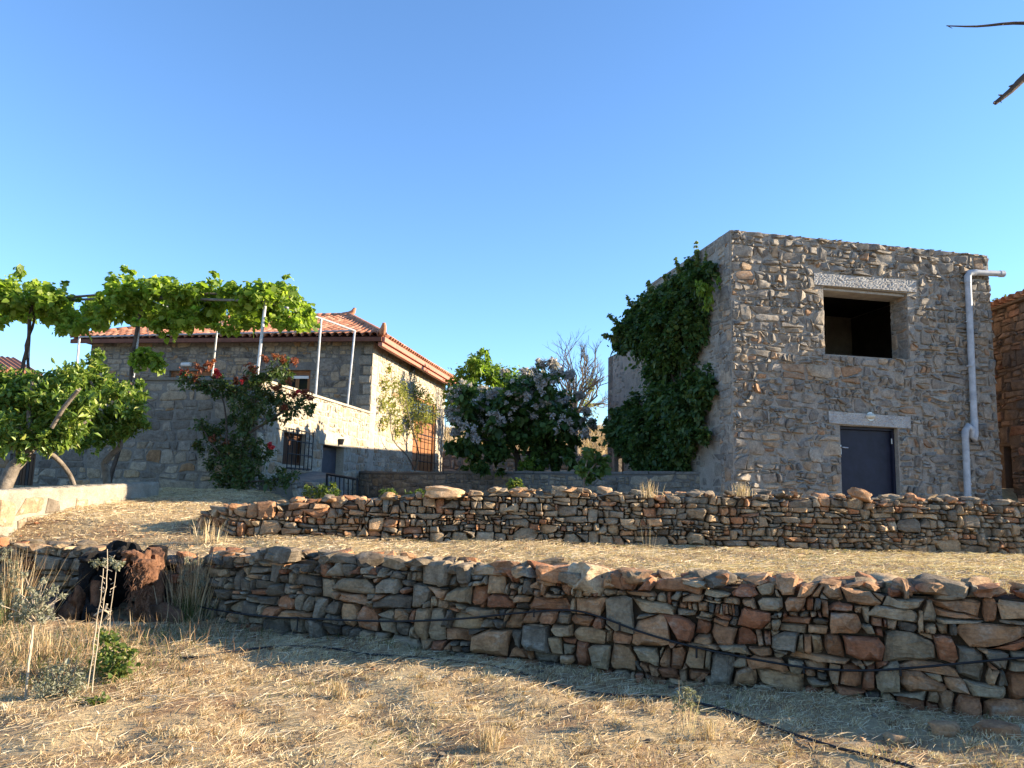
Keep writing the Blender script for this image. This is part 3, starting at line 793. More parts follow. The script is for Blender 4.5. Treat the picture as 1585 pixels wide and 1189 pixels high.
# upper storey
HL = 9.9
uf = Face((*(C1+F_DIR*HL).xy, ZT-.1), -F_DIR)
uw = [uf.sv(436, 573), uf.sv(481, 573)]
uwin = (uw[0][0], uw[1][0], .12, uw[0][1]); uw2 = [uf.sv(262, 574), uf.sv(332, 574)]
uwin2 = (uw2[0][0], uw2[1][0], .12, uw2[0][1])
UH = ZE-ZT+.1
uwf = wall_panel(house, uf, HL, UH, .4, [uwin, uwin2], M_hm, 'upper_wall')
hp2 = lambda s, v: (min(1, max(0, random.gauss(.5,.25))), U(.8,1.2), 0)
q0 = .55                    # corner quoins
lay_stones(uwf, uf.P, face_polys(HL-q0, UH, .165, 1.9, [uwin, uwin2], jit=.2, sizevar=.45), M_house_stone, .010, .022, .03, hp2, back=False, maxparts=80)
def quoins(parent, fc, s_edge, sign, v0, v1, mat, h=.33):
    v = v0; k = 0
    while v < v1-.1:
        hh = min(h*U(.85,1.2), v1-v); ln_ = (.5 if k % 2 else .32)*U(.9,1.1)
        a0, a1 = (s_edge-ln_, s_edge) if sign < 0 else (s_edge, s_edge+ln_)
        poly = [(a0+.01,v+.01),(a1-.005,v+.01),(a1-.005,v+hh-.01),(a0+.01,v+hh-.01)]
        lay_stones(parent, fc.P, [poly], mat, .004, .02, .03, lambda s,v_: (U(.3,.8), U(.95,1.2), 0), back=False, cut=.12, tilt=.1, name='quoin')
        v += hh; k += 1
quoins(uwf, uf, HL, -1, 0, UH, M_house_stone)
LS = (C2-C1).length
uR = Face((C1.x, C1.y, ZB), R_DIR)
sdp = [uR.sv(642, 612), uR.sv(676, 618), uR.sv(660, 730)]
sdoor = (sdp[0][0], sdp[1][0], sdp[2][1], sdp[0][1])
SH = ZE-ZB
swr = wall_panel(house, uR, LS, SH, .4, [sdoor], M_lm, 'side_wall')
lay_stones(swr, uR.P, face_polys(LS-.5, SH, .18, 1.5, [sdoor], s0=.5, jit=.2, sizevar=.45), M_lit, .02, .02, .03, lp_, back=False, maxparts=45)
quoins(swr, uR, 0, 1, ZT-ZB, SH, M_lit); quoins(swr, uR, LS, -1, 1.0, SH, M_lit)
for o_, d_, L_ in ((C2, F_DIR, HL), (C2+F_DIR*HL, -R_DIR, LS)):
    wall_panel(house, Face((o_.x, o_.y, ZB), d_), L_, SH, .4, [], M_hm, 'back_wall')
for o_, d_, L_ in ((C0+F_DIR*FLn+R_DIR*LR, -R_DIR, LR),):
    wall_panel(house, Face((o_.x, o_.y, ZB), d_), L_, ZT-ZB, .4, [], M_hm, 'lower_wall')
# windows and doors of the house
M_wood = paint_mat('varnished_wood', (.26,.115,.045), .45, 0, .3, .15, (1,1,.12))
M_white = paint_mat('white_paint', (.72,.71,.68), .5, 0, .06)
M_iron = paint_mat('black_iron', (.022,.022,.026), .5, .3, .3, .1)
mg, nt, b = newmat('dark_glass'); b.inputs['Base Color'].default_value = (.012,.014,.018,1); b.inputs['Roughness'].default_value = .06; b.inputs['Specular IOR Level'].default_value = .5
M_glass = mg
def frame_bars(mb, fc, o, w, dep, th):
    a0,a1,b0,b1 = o
    for (x0,y0,x1,y1) in ((a0,b0,a0+w,b1),(a1-w,b0,a1,b1),(a0+w,b0,a1-w,b0+w),(a0+w,b1-w,a1-w,b1)):
        mb.box(fc.P(x0,y0,-dep), fc.d*(x1-x0), -fc.n*th, (0,0,y1-y0))
def window(parent, fc, o, dep, frame_m, sash_m=None, mid=True):
    mb = MB(); frame_bars(mb, fc, (o[0]+.003,o[1]-.003,o[2]+.003,o[3]-.003), .085, dep, .09); wd = mb.build('window', frame_m, parent)
    i = (o[0]+.09, o[1]-.09, o[2]+.09, o[3]-.09); mids = [i[0], (i[0]+i[1])/2, i[1]] if mid else [i[0], i[1]]
    for x0, x1 in zip(mids, mids[1:]):
        mb = MB(); frame_bars(mb, fc, (x0+.004, x1-.004, i[2], i[3]), .055, dep+.02, .045); mb.build('sash', sash_m or frame_m, wd)
        mb = MB(); mb.box(fc.P(x0+.06, i[2]+.056, -dep-.04), fc.d*(x1-x0-.12), -fc.n*.008, (0,0,i[3]-i[2]-.112)); mb.build('pane', M_glass, wd)
    return wd
window(house, uf, uwin, .12, M_wood, M_wood); window(house, uf, uwin2, .12, M_wood, M_wood)
mb = MB(); mb.box(uf.P(uwin[0]+.1, uwin[3]-.26, -.10), uf.d*(uwin[1]-uwin[0]-.2), -uf.n*.03, (0,0,.09)); mb.build('curtain_rail', M_white, house)
for o_ in (uwin, uwin2):
    mb = MB(); mb.box(uf.P(o_[0]-.25, o_[3]+.002, .022), uf.d*(o_[1]-o_[0]+.5), -uf.n*.3, (0,0,.26)); mb.build('lintel', M_hm, house, bevel=.012)
wl2 = uf.sv(291, 565); mb = MB(); mb.tube([uf.P(wl2[0]-.16, wl2[1], .10), uf.P(wl2[0]+.16, wl2[1], .10)], .07, 10); mb.build('wall_lamp', M_white, house, 40)
# door onto the upper garden, with its iron gate
w_ = sdoor[1]-sdoor[0]; hgt = sdoor[3]-sdoor[2]
mb = MB(); frame_bars(mb, uR, (sdoor[0]+.003, sdoor[1]-.003, sdoor[2]+.003, sdoor[3]-.003), .1, .06, .12); dd = mb.build('door', M_wood, house)
nb = 7
for k in range(nb):
    mb = MB(); y0 = sdoor[2]+.11+(hgt*.66)*k/nb
    mb.box(uR.P(sdoor[0]+.11, y0, -.10), uR.d*(w_-.22), -uR.n*.03, (0,0,hgt*.66/nb-.02)); mb.build('panel', M_wood, dd, bevel=.008)
mb = MB(); mb.box(uR.P(sdoor[0]+.11, sdoor[2]+.11+hgt*.66, -.11), uR.d*(w_-.22), -uR.n*.02, (0,0,hgt*.34-.23)); mb.build('pane', M_glass, dd)
gate_s0 = sdoor[0]-.05; gate_s1 = sdoor[1]+.9
mb = MB()
for k in range(9):
    s_ = gate_s0 + (gate_s1-gate_s0)*k/8
    mb.tube([uR.P(s_, sdoor[2], .18), uR.P(s_, sdoor[3]-.15, .18)], .014, 5)
for v_ in (.35, 1.35, 2.3): mb.tube([uR.P(gate_s0, sdoor[2]+v_, .18), uR.P(gate_s1, sdoor[2]+v_, .18)], .016, 5)
mb.build('iron_grille', M_iron, house, 40)
# grilled lower window and basement door
M_shut = paint_mat('brown_shutter', (.085,.042,.022), .55, 0, .35, .2, (1,1,.15))
gw_ = gwin[1]-gwin[0]
mb = MB(); frame_bars(mb, rfh, (gwin[0]+.003,gwin[1]-.003,gwin[2]+.003,gwin[3]-.003), .07, .12, .08); wn2 = mb.build('window', M_shut, house)
for k in range(5):
    mb = MB(); mb.box(rfh.P(gwin[0]+.075+(gw_-.15)*k/5, gwin[2]+.075, -.16), rfh.d*((gw_-.15)/5-.012), -rfh.n*.02, (0,0,gwin[3]-gwin[2]-.15)); mb.build('slat', M_shut, wn2)
ex = .08
for k in range(7):
    s_ = gwin[0]-ex + (gw_+2*ex)*k/6
    mb = MB(); mb.tube([rfh.P(s_, gwin[2]-.1, .02), rfh.P(s_, gwin[2]-.1, .16), rfh.P(s_, gwin[3]+.08, .16), rfh.P(s_, gwin[3]+.08, .02)], .013, 5); mb.build('bar', M_iron, wn2, 40)
for v_ in (gwin[2]-.08, gwin[2]+.25, gwin[3]-.2, gwin[3]+.06):
    mb = MB(); mb.tube([rfh.P(gwin[0]-ex, v_, .16), rfh.P(gwin[1]+ex, v_, .16)], .014, 5); mb.build('bar', M_iron, wn2, 40)
M_gdoor = paint_mat('grey_metal', (.06,.065,.08), .5, 0, .2)
mb = MB(); mb.box(rfh.P(bdoor[0]+.03, bdoor[2], -.22), rfh.d*(bdoor[1]-bdoor[0]-.06), -rfh.n*.05, (0,0,bdoor[3]-bdoor[2]-.03)); mb.build('door', M_gdoor, house, bevel=.005)
mb = MB(); mb.box(rfh.P(bdoor[0]-.35, bdoor[3]+.002, .03), rfh.d*(bdoor[1]-bdoor[0]+.75), -rfh.n*.3, (0,0,.30)); mb.build('lintel', M_lm, house, bevel=.015)
bl = rfh.sv(523, 684); mb = MB(); mb.tube([rfh.P(bl[0], bl[1]-.08, .10), rfh.P(bl[0], bl[1]+.08, .10)], [.05,.09], 8); mb.build('wall_lamp', M_iron, house, 40)
bl = uR.sv(634, 570); mb = MB(); mb.tube([uR.P(bl[0], bl[1]-.13, .14), uR.P(bl[0], bl[1]+.13, .14)], [.07,.11], 8); mb.build('wall_lamp', M_iron, house, 40)
# brown boarded shutter door low on the front
fw_ = fdoor[1]-fdoor[0]
mb = MB(); frame_bars(mb, ff, (fdoor[0]+.003,fdoor[1]-.003,.0,fdoor[3]-.003), .08, .1, .1); fdo = mb.build('door', M_shut, house)
for k in range(6):
    mb = MB(); mb.box(ff.P(fdoor[0]+.085+(fw_-.17)*k/6, .085, -.14), ff.d*((fw_-.17)/6-.014), -ff.n*.03, (0,0,fdoor[3]-.17)); mb.build('plank', M_shut if k != 3 else M_iron, fdo)
# rough plinth below the grilled window
random.seed(52)
plf = Face(rfh.P(.25, 0, 1.0), R_DIR); 
mb = MB(); PLH = rfh.sv(470,728)[1]-.1
mb.hexa([plf.P(0,0,0), plf.P(3.0,0,0), plf.P(3.0,0,-1), plf.P(0,0,-1), plf.P(0,PLH*.75,-.25), plf.P(3.0,PLH,-.25), plf.P(3.0,PLH+.1,-1), plf.P(0,PLH*.8,-1)])
plo = mb.build('plinth', M_hm, house)
lay_stones(plo, lambda a,b,w: plf.P(a,b,w-.26*b/PLH), face_polys(3.0, PLH*.8, .2, 1.6), M_house_stone, .012, .05, .04, hp_, back=False, maxparts=15)

# roof
OV = .42; RZ = ZE+.06
e_fr = C1 - F_DIR*OV - R_DIR*OV; e_br = C2 - F_DIR*OV + R_DIR*OV
e_fl = C1 + F_DIR*(HL+OV) - R_DIR*OV; e_bl = C2 + F_DIR*(HL+OV) + R_DIR*OV
mid = LS/2
RA = C1 + R_DIR*mid + F_DIR*2.7; RB = C1 + R_DIR*mid + F_DIR*(HL-2.7)
RIDGE = 8.05
V3 = lambda p, z: Vector((p.x, p.y, z))
roof_planes = [(V3(e_fl,RZ), V3(e_fr,RZ), V3(RA,RIDGE), V3(RB,RIDGE)), (V3(e_fr,RZ), V3(e_br,RZ), V3(RA,RIDGE)), (V3(e_br,RZ), V3(e_bl,RZ), V3(RB,RIDGE), V3(RA,RIDGE)), (V3(e_bl,RZ), V3(e_fl,RZ), V3(RB,RIDGE))]
mb = MB()
for pl_ in roof_planes: mb.add(pl_, [tuple(range(len(pl_)))])
mb.add([V3(e_fl,RZ-.02), V3(e_fr,RZ-.02), V3(e_br,RZ-.02), V3(e_bl,RZ-.02)], [(3,2,1,0)])
M_roofd = paint_mat('roof_board', (.16,.06,.035), .7, 0, .3)
roof = mb.build('roof', M_roofd, house)
tmeshes = []
for k in range(6):
    V, Fc = halfpipe(.46, .125, .105); tmeshes.append(mesh_np('tile', V, Fc, M_tile, (random.random(), U(.85,1.2), 0), True))
def tile_plane(pl_, cap):
    a, b_ = pl_[0], pl_[1]; e = (b_-a); Le = e.length; e = e.normalized()
    nrm = e.cross(pl_[2]-a).normalized(); 
    if nrm.z < 0: nrm = -nrm
    upv = nrm.cross(e).normalized()
    if upv.z < 0: upv = -upv
    pts2 = [((p-a).dot(e), (p-a).dot(upv)) for p in pl_]; Hs = max(p[1] for p in pts2)
    cand = []
    j = 0
    while j*.38 < Hs-.2:
        v = j*.38
        # extent at this height
        xs = []
        n = len(pts2)
        for i in range(n):
            p, q = pts2[i], pts2[(i+1) % n]
            if (p[1]-v-.15)*(q[1]-v-.15) < 0:
                t = (v+.15-p[1])/(q[1]-p[1]); xs.append(p[0]+(q[0]-p[0])*t)
        if len(xs) < 2: break
        x = math.ceil((min(xs)+.06)/.25)*.25
        while x < max(xs)-.06:
            cand.append((x, v)); x += .25
        j += 1
    M = Matrix((e, upv, nrm)).transposed()
    eul = M.to_euler()
    C_ = []
    for x, v in cand:
        p = a + e*x + upv*(v-.06) + nrm*.035
        C_.append((((p-EYE).length if inframe(p) else 1e3), p))
    C_.sort(key=lambda t: t[0])
    for i, (d, p) in enumerate(C_[:cap]):
        o = obj('tile', tmeshes[i*7 % 6], roof, p)
        o.rotation_euler = (eul.x + math.radians(2.5), eul.y, eul.z+U(-.02,.02))
    rest = C_[cap:]
    if rest:
        Vr = []; Fr = []; Tr = []
        V, Fc = halfpipe(.46, .125, .105, 4)
        for d, p in rest:
            b0 = len(Vr); Vr += [p + M @ Vector(q) for q in V]; Fr += [tuple(i+b0 for i in f) for f in Fc]; Tr += [(random.random(), U(.85,1.2), 0)]*len(V)
        c = sum(Vr, Vector())/len(Vr)
        o = obj('far_tiles', mesh_np('far_tiles', [q-c for q in Vr], Fr, M_tile, np.array(Tr), True), roof, c); o['kind'] = 'stuff'
tile_plane(roof_planes[0], 170); tile_plane(roof_planes[1], 120); tile_plane(roof_planes[3], 0)
def ridge(a, b_):
    n = int((b_-a).length/.36); d = (b_-a).normalized(); side = d.cross(Vector((0,0,1))).normalized(); u_ = side.cross(d)
    M = Matrix((side, d, u_)).transposed(); e = M.to_euler()
    for i in range(n):
        p = a + d*(i*.36) + Vector((0,0,.05))
        o = obj('ridge_tile', rmesh[i % 3], roof, p); o.rotation_euler = (e.x+math.radians(2), e.y, e.z)
rmesh = []
for k in range(3):
    V, Fc = halfpipe(.44, .16, .14); rmesh.append(mesh_np('ridge_tile', V, Fc, M_tile, (U(.3,.9), U(.85,1.1), 0), True))
ridge(V3(e_fr,RZ), V3(RA,RIDGE)); ridge(V3(e_br,RZ), V3(RA,RIDGE)); ridge(V3(RA,RIDGE), V3(RB,RIDGE)); ridge(V3(e_fl,RZ), V3(RB,RIDGE))
def finial(p, d, s):
    mb = MB(); mb.tube([p-d*.35*s+Vector((0,0,.02)), p+Vector((0,0,.08*s)), p+d*.2*s+Vector((0,0,.22*s)), p+d*.28*s+Vector((0,0,.42*s))], [.17*s,.17*s,.13*s,.07*s], 8)
    o = mb.build('finial', M_tile, roof, 50, tint=(.6,1,0)); return o
finial(V3(e_fr,RZ+.1), (e_fr-RA).normalized().xy.to_3d(), .7); finial(V3(e_br,RZ+.1), (e_br-RA).normalized().xy.to_3d(), .7); finial(V3(RA,RIDGE+.08), -F_DIR, .75)
# eave cornice: two courses of tile coloured moulding
M_corn = paint_mat('salmon_cornice', (.44,.17,.115), .6, 0, .15, .15)
def eave(a, b_, outw, name):
    d = (b_-a)
    mb = MB(); mb.box(V3(a,RZ-.17), d, outw*.10, (0,0,.16)); o = mb.build(name, M_corn, roof, bevel=.02)
    mb = MB(); mb.box(V3(a,RZ-.30)-outw*.12, d, outw*.14, (0,0,.125)); mb.build(name, M_corn, roof, bevel=.02)
eave(e_fr, e_br, -F_DIR, 'cornice'); 
mb = MB(); mb.box(V3(e_fl,RZ-.15), e_fr-e_fl, -R_DIR*.06, (0,0,.13)); mb.build('cornice', M_roofd, roof)

# ------------------------------------------------------------------ neighbour roof far left
nb_ = thing('neighbour_house', 'low neighbouring house with a worn terracotta roof at the far left, behind the lemon trees', 'house', at(20,640,30))
nr0 = at(-140, 560, 33); 
pA, pB = at(-160, 560, 30), at(66, 582, 33); pC, pD = at(40, 572, 36), at(-160, 540, 36)
zb = 2.0
mb = MB(); mb.hexa([Vector((p.x,p.y,zb)) for p in (pA,pB,pC,pD)] + [Vector((p.x,p.y,p.z-.02)) for p in (pA,pB,pC,pD)]); mb.build('wall', M_hm, nb_)
ed = (pB-pA); upd = (pD-pA)
mb = MB(); mb.hexa([p for p in (pA,pB,pC,pD)] + [p+Vector((0,0,.08)) for p in (pA,pB,pC,pD)]); nro = mb.build('roof', M_roofd, nb_)
e_ = ed.normalized(); mb = MB()
for i in range(int(ed.length/.24)):
    p = pA + e_*(i*.24+.1) + Vector((0,0,.09)); mb.tube([p - upd*.04, p + upd*.5, p + upd*1.02], [.12,.115,.11], 7)
o = mb.build('tiles', M_tile, nro, 50, tint=(.55,.8,0)); o['kind'] = 'stuff'

# ------------------------------------------------------------------ black railing by the basement steps
rl0 = at(506, 772, 17.2); rl1 = at(553, 776, 16.6)
rail = thing('railing', 'short black iron railing behind the upper dry stone wall, by the basement steps', 'railing', (rl0+rl1)/2)
tA, tB = at(506, 734, 17.2), at(553, 742, 16.6)
for k in range(8):
    t = k/7; p = rl0.lerp(rl1, t); q = tA.lerp(tB, t)
    p.z = 1.2
    mb = MB(); mb.tube([p, q], .028 if k in (0,7) else .014, 6); mb.build('post' if k in (0,7) else 'bar', M_iron, rail, 40)
mb = MB(); mb.tube([tA, tB], .03, 6); mb.build('top_rail', M_iron, rail, 40)

# ------------------------------------------------------------------ low rubble wall at the back of the garden
random.seed(55)
ga = at(684, 720, 31.5); gb = at(985, 726, 31.0)
bw = thing('garden_wall', 'low pale rubble wall at the back of the garden, seen below the flowering tree', 'stone wall', (ga+gb)/2)
gf = Face((ga.x, ga.y, 2.0), gb-ga); gL = gf.sv(985, 720)[0]
wall_panel(bw, gf, gL, 1.15, .4, [], M_hm, 'mortar')
lay_stones(bw, gf.P, face_polys(gL, 1.25, .22, 1.5, wob=.5), M_lit, .02, .05, .05, lambda s,v: (random.random(), U(.6,1.0), 0), back=False, maxparts=120, cut=.4)
# ------------------------------------------------------------------ foliage
def leaf_arrays(Cn, size, nrm, axis_, tintv, aspect=.5, fold=.25, droop=0):
    """6-vertex folded leaves"""
    n = len(Cn)
    ax = axis_/np.linalg.norm(axis_, axis=1, keepdims=True)
    nr = nrm - (nrm*ax).sum(1, keepdims=True)*ax; nr /= np.linalg.norm(nr, axis=1, keepdims=True)+1e-9
    sd = np.cross(ax, nr); s = size[:,None]; w = s*aspect
    V = np.empty((n, 6, 3))
    V[:,0] = Cn - ax*s*.5
    V[:,1] = Cn - ax*s*.12 + sd*w*.5 + nr*s*fold*.5
    V[:,2] = Cn + ax*s*.22 + sd*w*.36 + nr*s*fold*.35 - np.array([0,0,1])*s*droop*.4
    V[:,3] = Cn + ax*s*.52 - np.array([0,0,1])*s*droop
    V[:,4] = Cn + ax*s*.22 - sd*w*.36 + nr*s*fold*.35 - np.array([0,0,1])*s*droop*.4
    V[:,5] = Cn - ax*s*.12 - sd*w*.5 + nr*s*fold*.5
    b = np.arange(n)[:,None]*6
    Fq = np.concatenate([b+np.array([[0,1,2,3]]), b+np.array([[0,3,4,5]])])
    return V.reshape(-1,3), Fq, np.repeat(tintv, 6, 0)
def unit(n):
    v = rng.normal(size=(n,3)); return v/np.linalg.norm(v, axis=1, keepdims=True)
def crown(clumps, D, dens, lsize, sub=.42, dz=.35, upb=.6, fill=.9, flat=1.0):
    """clumps (px,py,rpx[,D]) in view at depth D -> leaf centres, outward dirs"""
    Cs = []; Os = []
    for cl in clumps:
        px, py, rp = cl[:3]; d = cl[3] if len(cl) > 3 else D + U(-dz, dz)
        c = np.array(at(px, py, d)); r = 1.12*rp*d/F
        ns = max(7, int(16*fill)); sc = unit(ns)*r*(rng.random((ns,1))**.33)*.85; sc[:,2] *= flat
        m = max(14, int(15*dens*(r/lsize)**2))
        k = rng.integers(0, ns, m)
        P = sc[k] + unit(m)*(rng.random((m,1))**.5)*r*sub; P *= np.where(rng.random((m,1)) < .18, rng.uniform(1.0,1.5,(m,1)), 1)
        Cs.append(c+P); o = P/(r+1e-6) + unit(m)*.4; o[:,2] += upb*.3; Os.append(o)
    return np.concatenate(Cs), np.concatenate(Os)
def foliage(parent, name, clumps, D, lsize, mat, dens=3.2, aspect=.5, fold=.25, droop=.15, upb=.6, tint=(0,1), hang=0, svar=.3, **kw):
    lsize = lsize*.70
    Cn, O = crown(clumps, D, dens, lsize, upb=upb, **kw)
    n = len(Cn)
    nr = O*.6 + unit(n)*.55; nr[:,2] += upb
    axd = O*.7 + unit(n)*.8; axd[:,2] -= hang
    sz = lsize*np.exp(rng.normal(0, svar, n))
    t = np.c_[tint[0]+(tint[1]-tint[0])*rng.beta(2,2,n), rng.random(n), rng.random(n)]
    V, Fq, T = leaf_arrays(Cn, sz, nr, axd, t, aspect, fold, droop)
    c = V.mean(0)
    return obj(name, mesh_np(name, V-c, Fq, mat, T, True), parent, c)
def bend(pts, k=3, j=.0):
    pts = [Vector(p) for p in pts]; out = []
    for i in range(len(pts)-1):
        p0 = pts[max(i-1,0)]; p1 = pts[i]; p2 = pts[i+1]; p3 = pts[min(i+2,len(pts)-1)]
        for q in range(k):
            t = q/k
            out.append(.5*((2*p1)+(p2-p0)*t+(2*p0-5*p1+4*p2-p3)*t*t+(3*p1-p0-3*p2+p3)*t**3) + Vector((U(-j,j),U(-j,j),U(-j,j))))
    out.append(pts[-1]); return out
def limb(parent, pts, r0, r1, mat, name='branch', n=8, k=3, j=.0):
    P = bend(pts, k, j); R = [r0+(r1-r0)*(i/(len(P)-1))**.8 for i in range(len(P))]
    mb = MB(); mb.tube(P, R, n); return mb.build(name, mat, parent, 60)
def twigs(parent, name, starts, mat, r=.01, n=5):
    """one mesh of thin branching twigs: starts = list of (p, q, levels)"""
    mb = MB()
    def grow(p, d, L, r, lev):
        q = p + d*L; mid = p.lerp(q, .5) + Vector((U(-1,1),U(-1,1),U(-1,1)))*L*.06
        mb.tube([p, mid, q], [r, r*.8, r*.55], 4 if lev < 2 else 5, cap=False)
        if lev > 0:
            for _ in range(random.choice((2,3))):
                t = U(.35, 1); a = Vector((U(-1,1),U(-1,1),U(-.5,1))).normalized()
                grow(p.lerp(q, t), (d*1.0 + a*.75).normalized(), L*U(.5,.75), r*.6, lev-1)
    for p, q, lev in starts:
        d = (q-p); grow(p, d.normalized(), d.length, r, lev)
    return mb.build(name, mat, parent, 60)

M_bark = rough_mat('grey_brown_bark', (.10,.08,.06), (.24,.20,.16), 9, .9, .02, bscale=20)
M_bark2 = rough_mat('dark_bark', (.05,.038,.03), (.12,.09,.07), 9, .9, .02, bscale=20)
M_vine = leaf_mat('vine_leaf', [(0,(.10,.16,.02)),(.5,(.20,.285,.04)),(1,(.34,.40,.09))], .55)
M_citrus = leaf_mat('lemon_leaf', [(0,(.06,.11,.02)),(.5,(.13,.205,.036)),(.8,(.25,.31,.065)),(1,(.44,.43,.15))], .35, .35)
M_rose = leaf_mat('shrub_leaf', [(0,(.035,.065,.022)),(.6,(.075,.115,.036)),(.85,(.13,.135,.045)),(1,(.22,.13,.065))], .35)
M_redleaf = leaf_mat('red_young_leaf', [(0,(.16,.05,.03)),(.6,(.26,.08,.045)),(1,(.34,.16,.08))], .35)
M_mulb = leaf_mat('dark_leaf', [(0,(.025,.055,.017)),(.6,(.05,.098,.027)),(1,(.11,.16,.045))], .35)
M_mulb2 = leaf_mat('young_leaf', [(0,(.10,.15,.04)),(1,(.26,.26,.10))], .4)
M_cat = leaf_mat('broad_leaf', [(0,(.028,.06,.018)),(.6,(.058,.11,.028)),(1,(.12,.18,.045))], .35)
M_flower = leaf_mat('pale_lilac_blossom', [(0,(.38,.35,.36)),(1,(.62,.57,.57))], .3, .6, 1.0)
M_bright = leaf_mat('bright_leaf', [(0,(.09,.17,.022)),(1,(.22,.30,.05))], .5)
M_yel = leaf_mat('yellow_green_leaf', [(0,(.13,.15,.04)),(.6,(.22,.23,.07)),(1,(.36,.33,.14))], .45)
M_weed = leaf_mat('weed_leaf', [(0,(.05,.09,.02)),(.6,(.10,.15,.035)),(1,(.26,.25,.06))], .4)
M_redflow = leaf_mat('red_flower', [(0,(.42,.03,.04)),(1,(.62,.07,.08))], .3)

# --- pergola
M_galv = paint_mat('galvanised_tube', (.40,.40,.41), .45, .4, .2, .1)
M_galv2 = paint_mat('weathered_tube', (.20,.19,.19), .6, .2, .3, .2)
perg = thing('pergola', 'thin grey metal tube pergola on the terrace of the left house, overgrown by a vine', 'pergola', at(300, 590, 18))
P1, P2_, P3_ = at(48,466,17.95), at(220,461,17.5), at(411,466,17.05)
S1, S2 = at(497,493,20.3), at(549,512,22.8)
A1 = at(-70,482,18.3); B0 = at(123,522,24.0); MM = at(337,502,20.6); MB0 = at(230,519,23.6)
def post(top, px, py, D, r=.032, m=None):
    b_ = at(px, py, D); b_.z = min(b_.z, ZT+.05)
    mb = MB(); mb.tube([b_, top], r, 8); mb.build('post', m or M_galv, perg, 40)
post(P1, 42, 590, 17.95); post(P2_, 205, 592, 17.5, .036); post(P3_, 397, 590, 17.1, .036)
post(S1, 488, 616, 20.1); post(S2, 537, 634, 22.6); post(MM, 327, 588, 20.6, .028); post(B0, 120, 560, 24.0); post(A1, -75, 590, 18.3)
for a, b_, r in ((A1,P1,.03),(P1,P2_,.03),(P2_,P3_,.03),(P3_,S1,.028),(S1,S2,.028),(B0,MB0,.026),(MB0,S2,.026)):
    mb = MB(); mb.tube([a, b_], r, 8); mb.build('beam', M_galv2 if r >= .03 else M_galv, perg, 40)
for a, b_ in ((P2_,MB0),(P1,B0),(MM,S1),(P3_,MM),(P2_.lerp(P3_,.5),MB0.lerp(S2,.4)),(P2_,MM)):
    mb = MB(); mb.tube([a, b_], .012, 5); mb.build('wire', M_galv, perg, 40)

# --- grape vine
random.seed(61)
vine = thing('grape_vine', 'bright green grape vine sprawling over the top of the metal pergola', 'vine', at(168,748,15.6))
limb(vine, [at(20,760,16.8), at(28,660,17.4), at(34,575,17.8), at(44,530,17.8), at(46,490,17.75), at(56,462,17.8)], .05, .035, M_bark2, 'trunk')
limb(vine, [at(26,760,16.8), at(34,660,17.4), at(44,570,17.9), at(40,535,17.9), at(53,495,17.85), at(40,463,17.8)], .04, .028, M_bark2, 'trunk')
limb(vine, [at(168,760,16.6), at(172,735,16.6), at(186,690,16.7), at(196,640,16.9), at(203,578,17.3), at(207,540,17.3), at(214,500,17.35), at(222,462,17.4)], .05, .04, M_bark2, 'trunk')
for pl_ in ([(56,462),(110,460),(170,455),(230,452)], [(222,462),(280,455),(340,455),(400,452),(455,462)], [(40,463),(0,470),(-40,478)]):
    limb(vine, [at(x, y, 17.5) for x, y in pl_], .04, .015, M_bark, 'branch', 6)
VT = [(-60,440),(0,436),(20,430),(45,434),(70,440),(90,448),(130,466),(152,462),(166,432),(190,418),(215,426),(260,428),(300,440),(322,432),(350,434),(385,442),(420,435),(450,440),(468,462),(480,488)]
VB = [(-60,505),(0,500),(30,494),(70,490),(90,514),(130,520),(160,500),(200,496),(230,508),(262,526),(280,510),(320,502),(345,516),(360,522),(380,506),(420,504),(450,514),(480,510)]
cx_ = []; k = 0
while len(cx_) < 440:
    px = U(-55, 478); t_, b_ = np.interp(px, *zip(*VT)), np.interp(px, *zip(*VB)); py = U(t_+4, b_-3)
    if noise.noise(Vector((px*.03, py*.045, 3))) < -.42: continue
    r = U(7, 15)*(1 if t_+9 < py < b_-9 else .6)
    cx_.append((px, py, r, 17.4 + U(-.55,.7) + (U(0,2.6) if 467 < py < 495 else 0)))
foliage(vine, 'foliage', cx_, 17.5, .145, M_vine, dens=1.15, aspect=.95, fold=.2, droop=.25, sub=.6, tint=(0,1), fill=.6, svar=.4)
foliage(vine, 'hanging_foliage', [(220,548,12),(236,556,14),(215,566,8),(246,566,10),(205,552,6),(32,418,7),(28,425,6),(193,414,6),(204,420,5),(330,425,6),(100,440,6),(445,428,6),(470,492,7),(480,480,5)], 17.2, .14, M_vine, dens=2.4, aspect=.95, fold=.2, droop=.3, dz=.1)

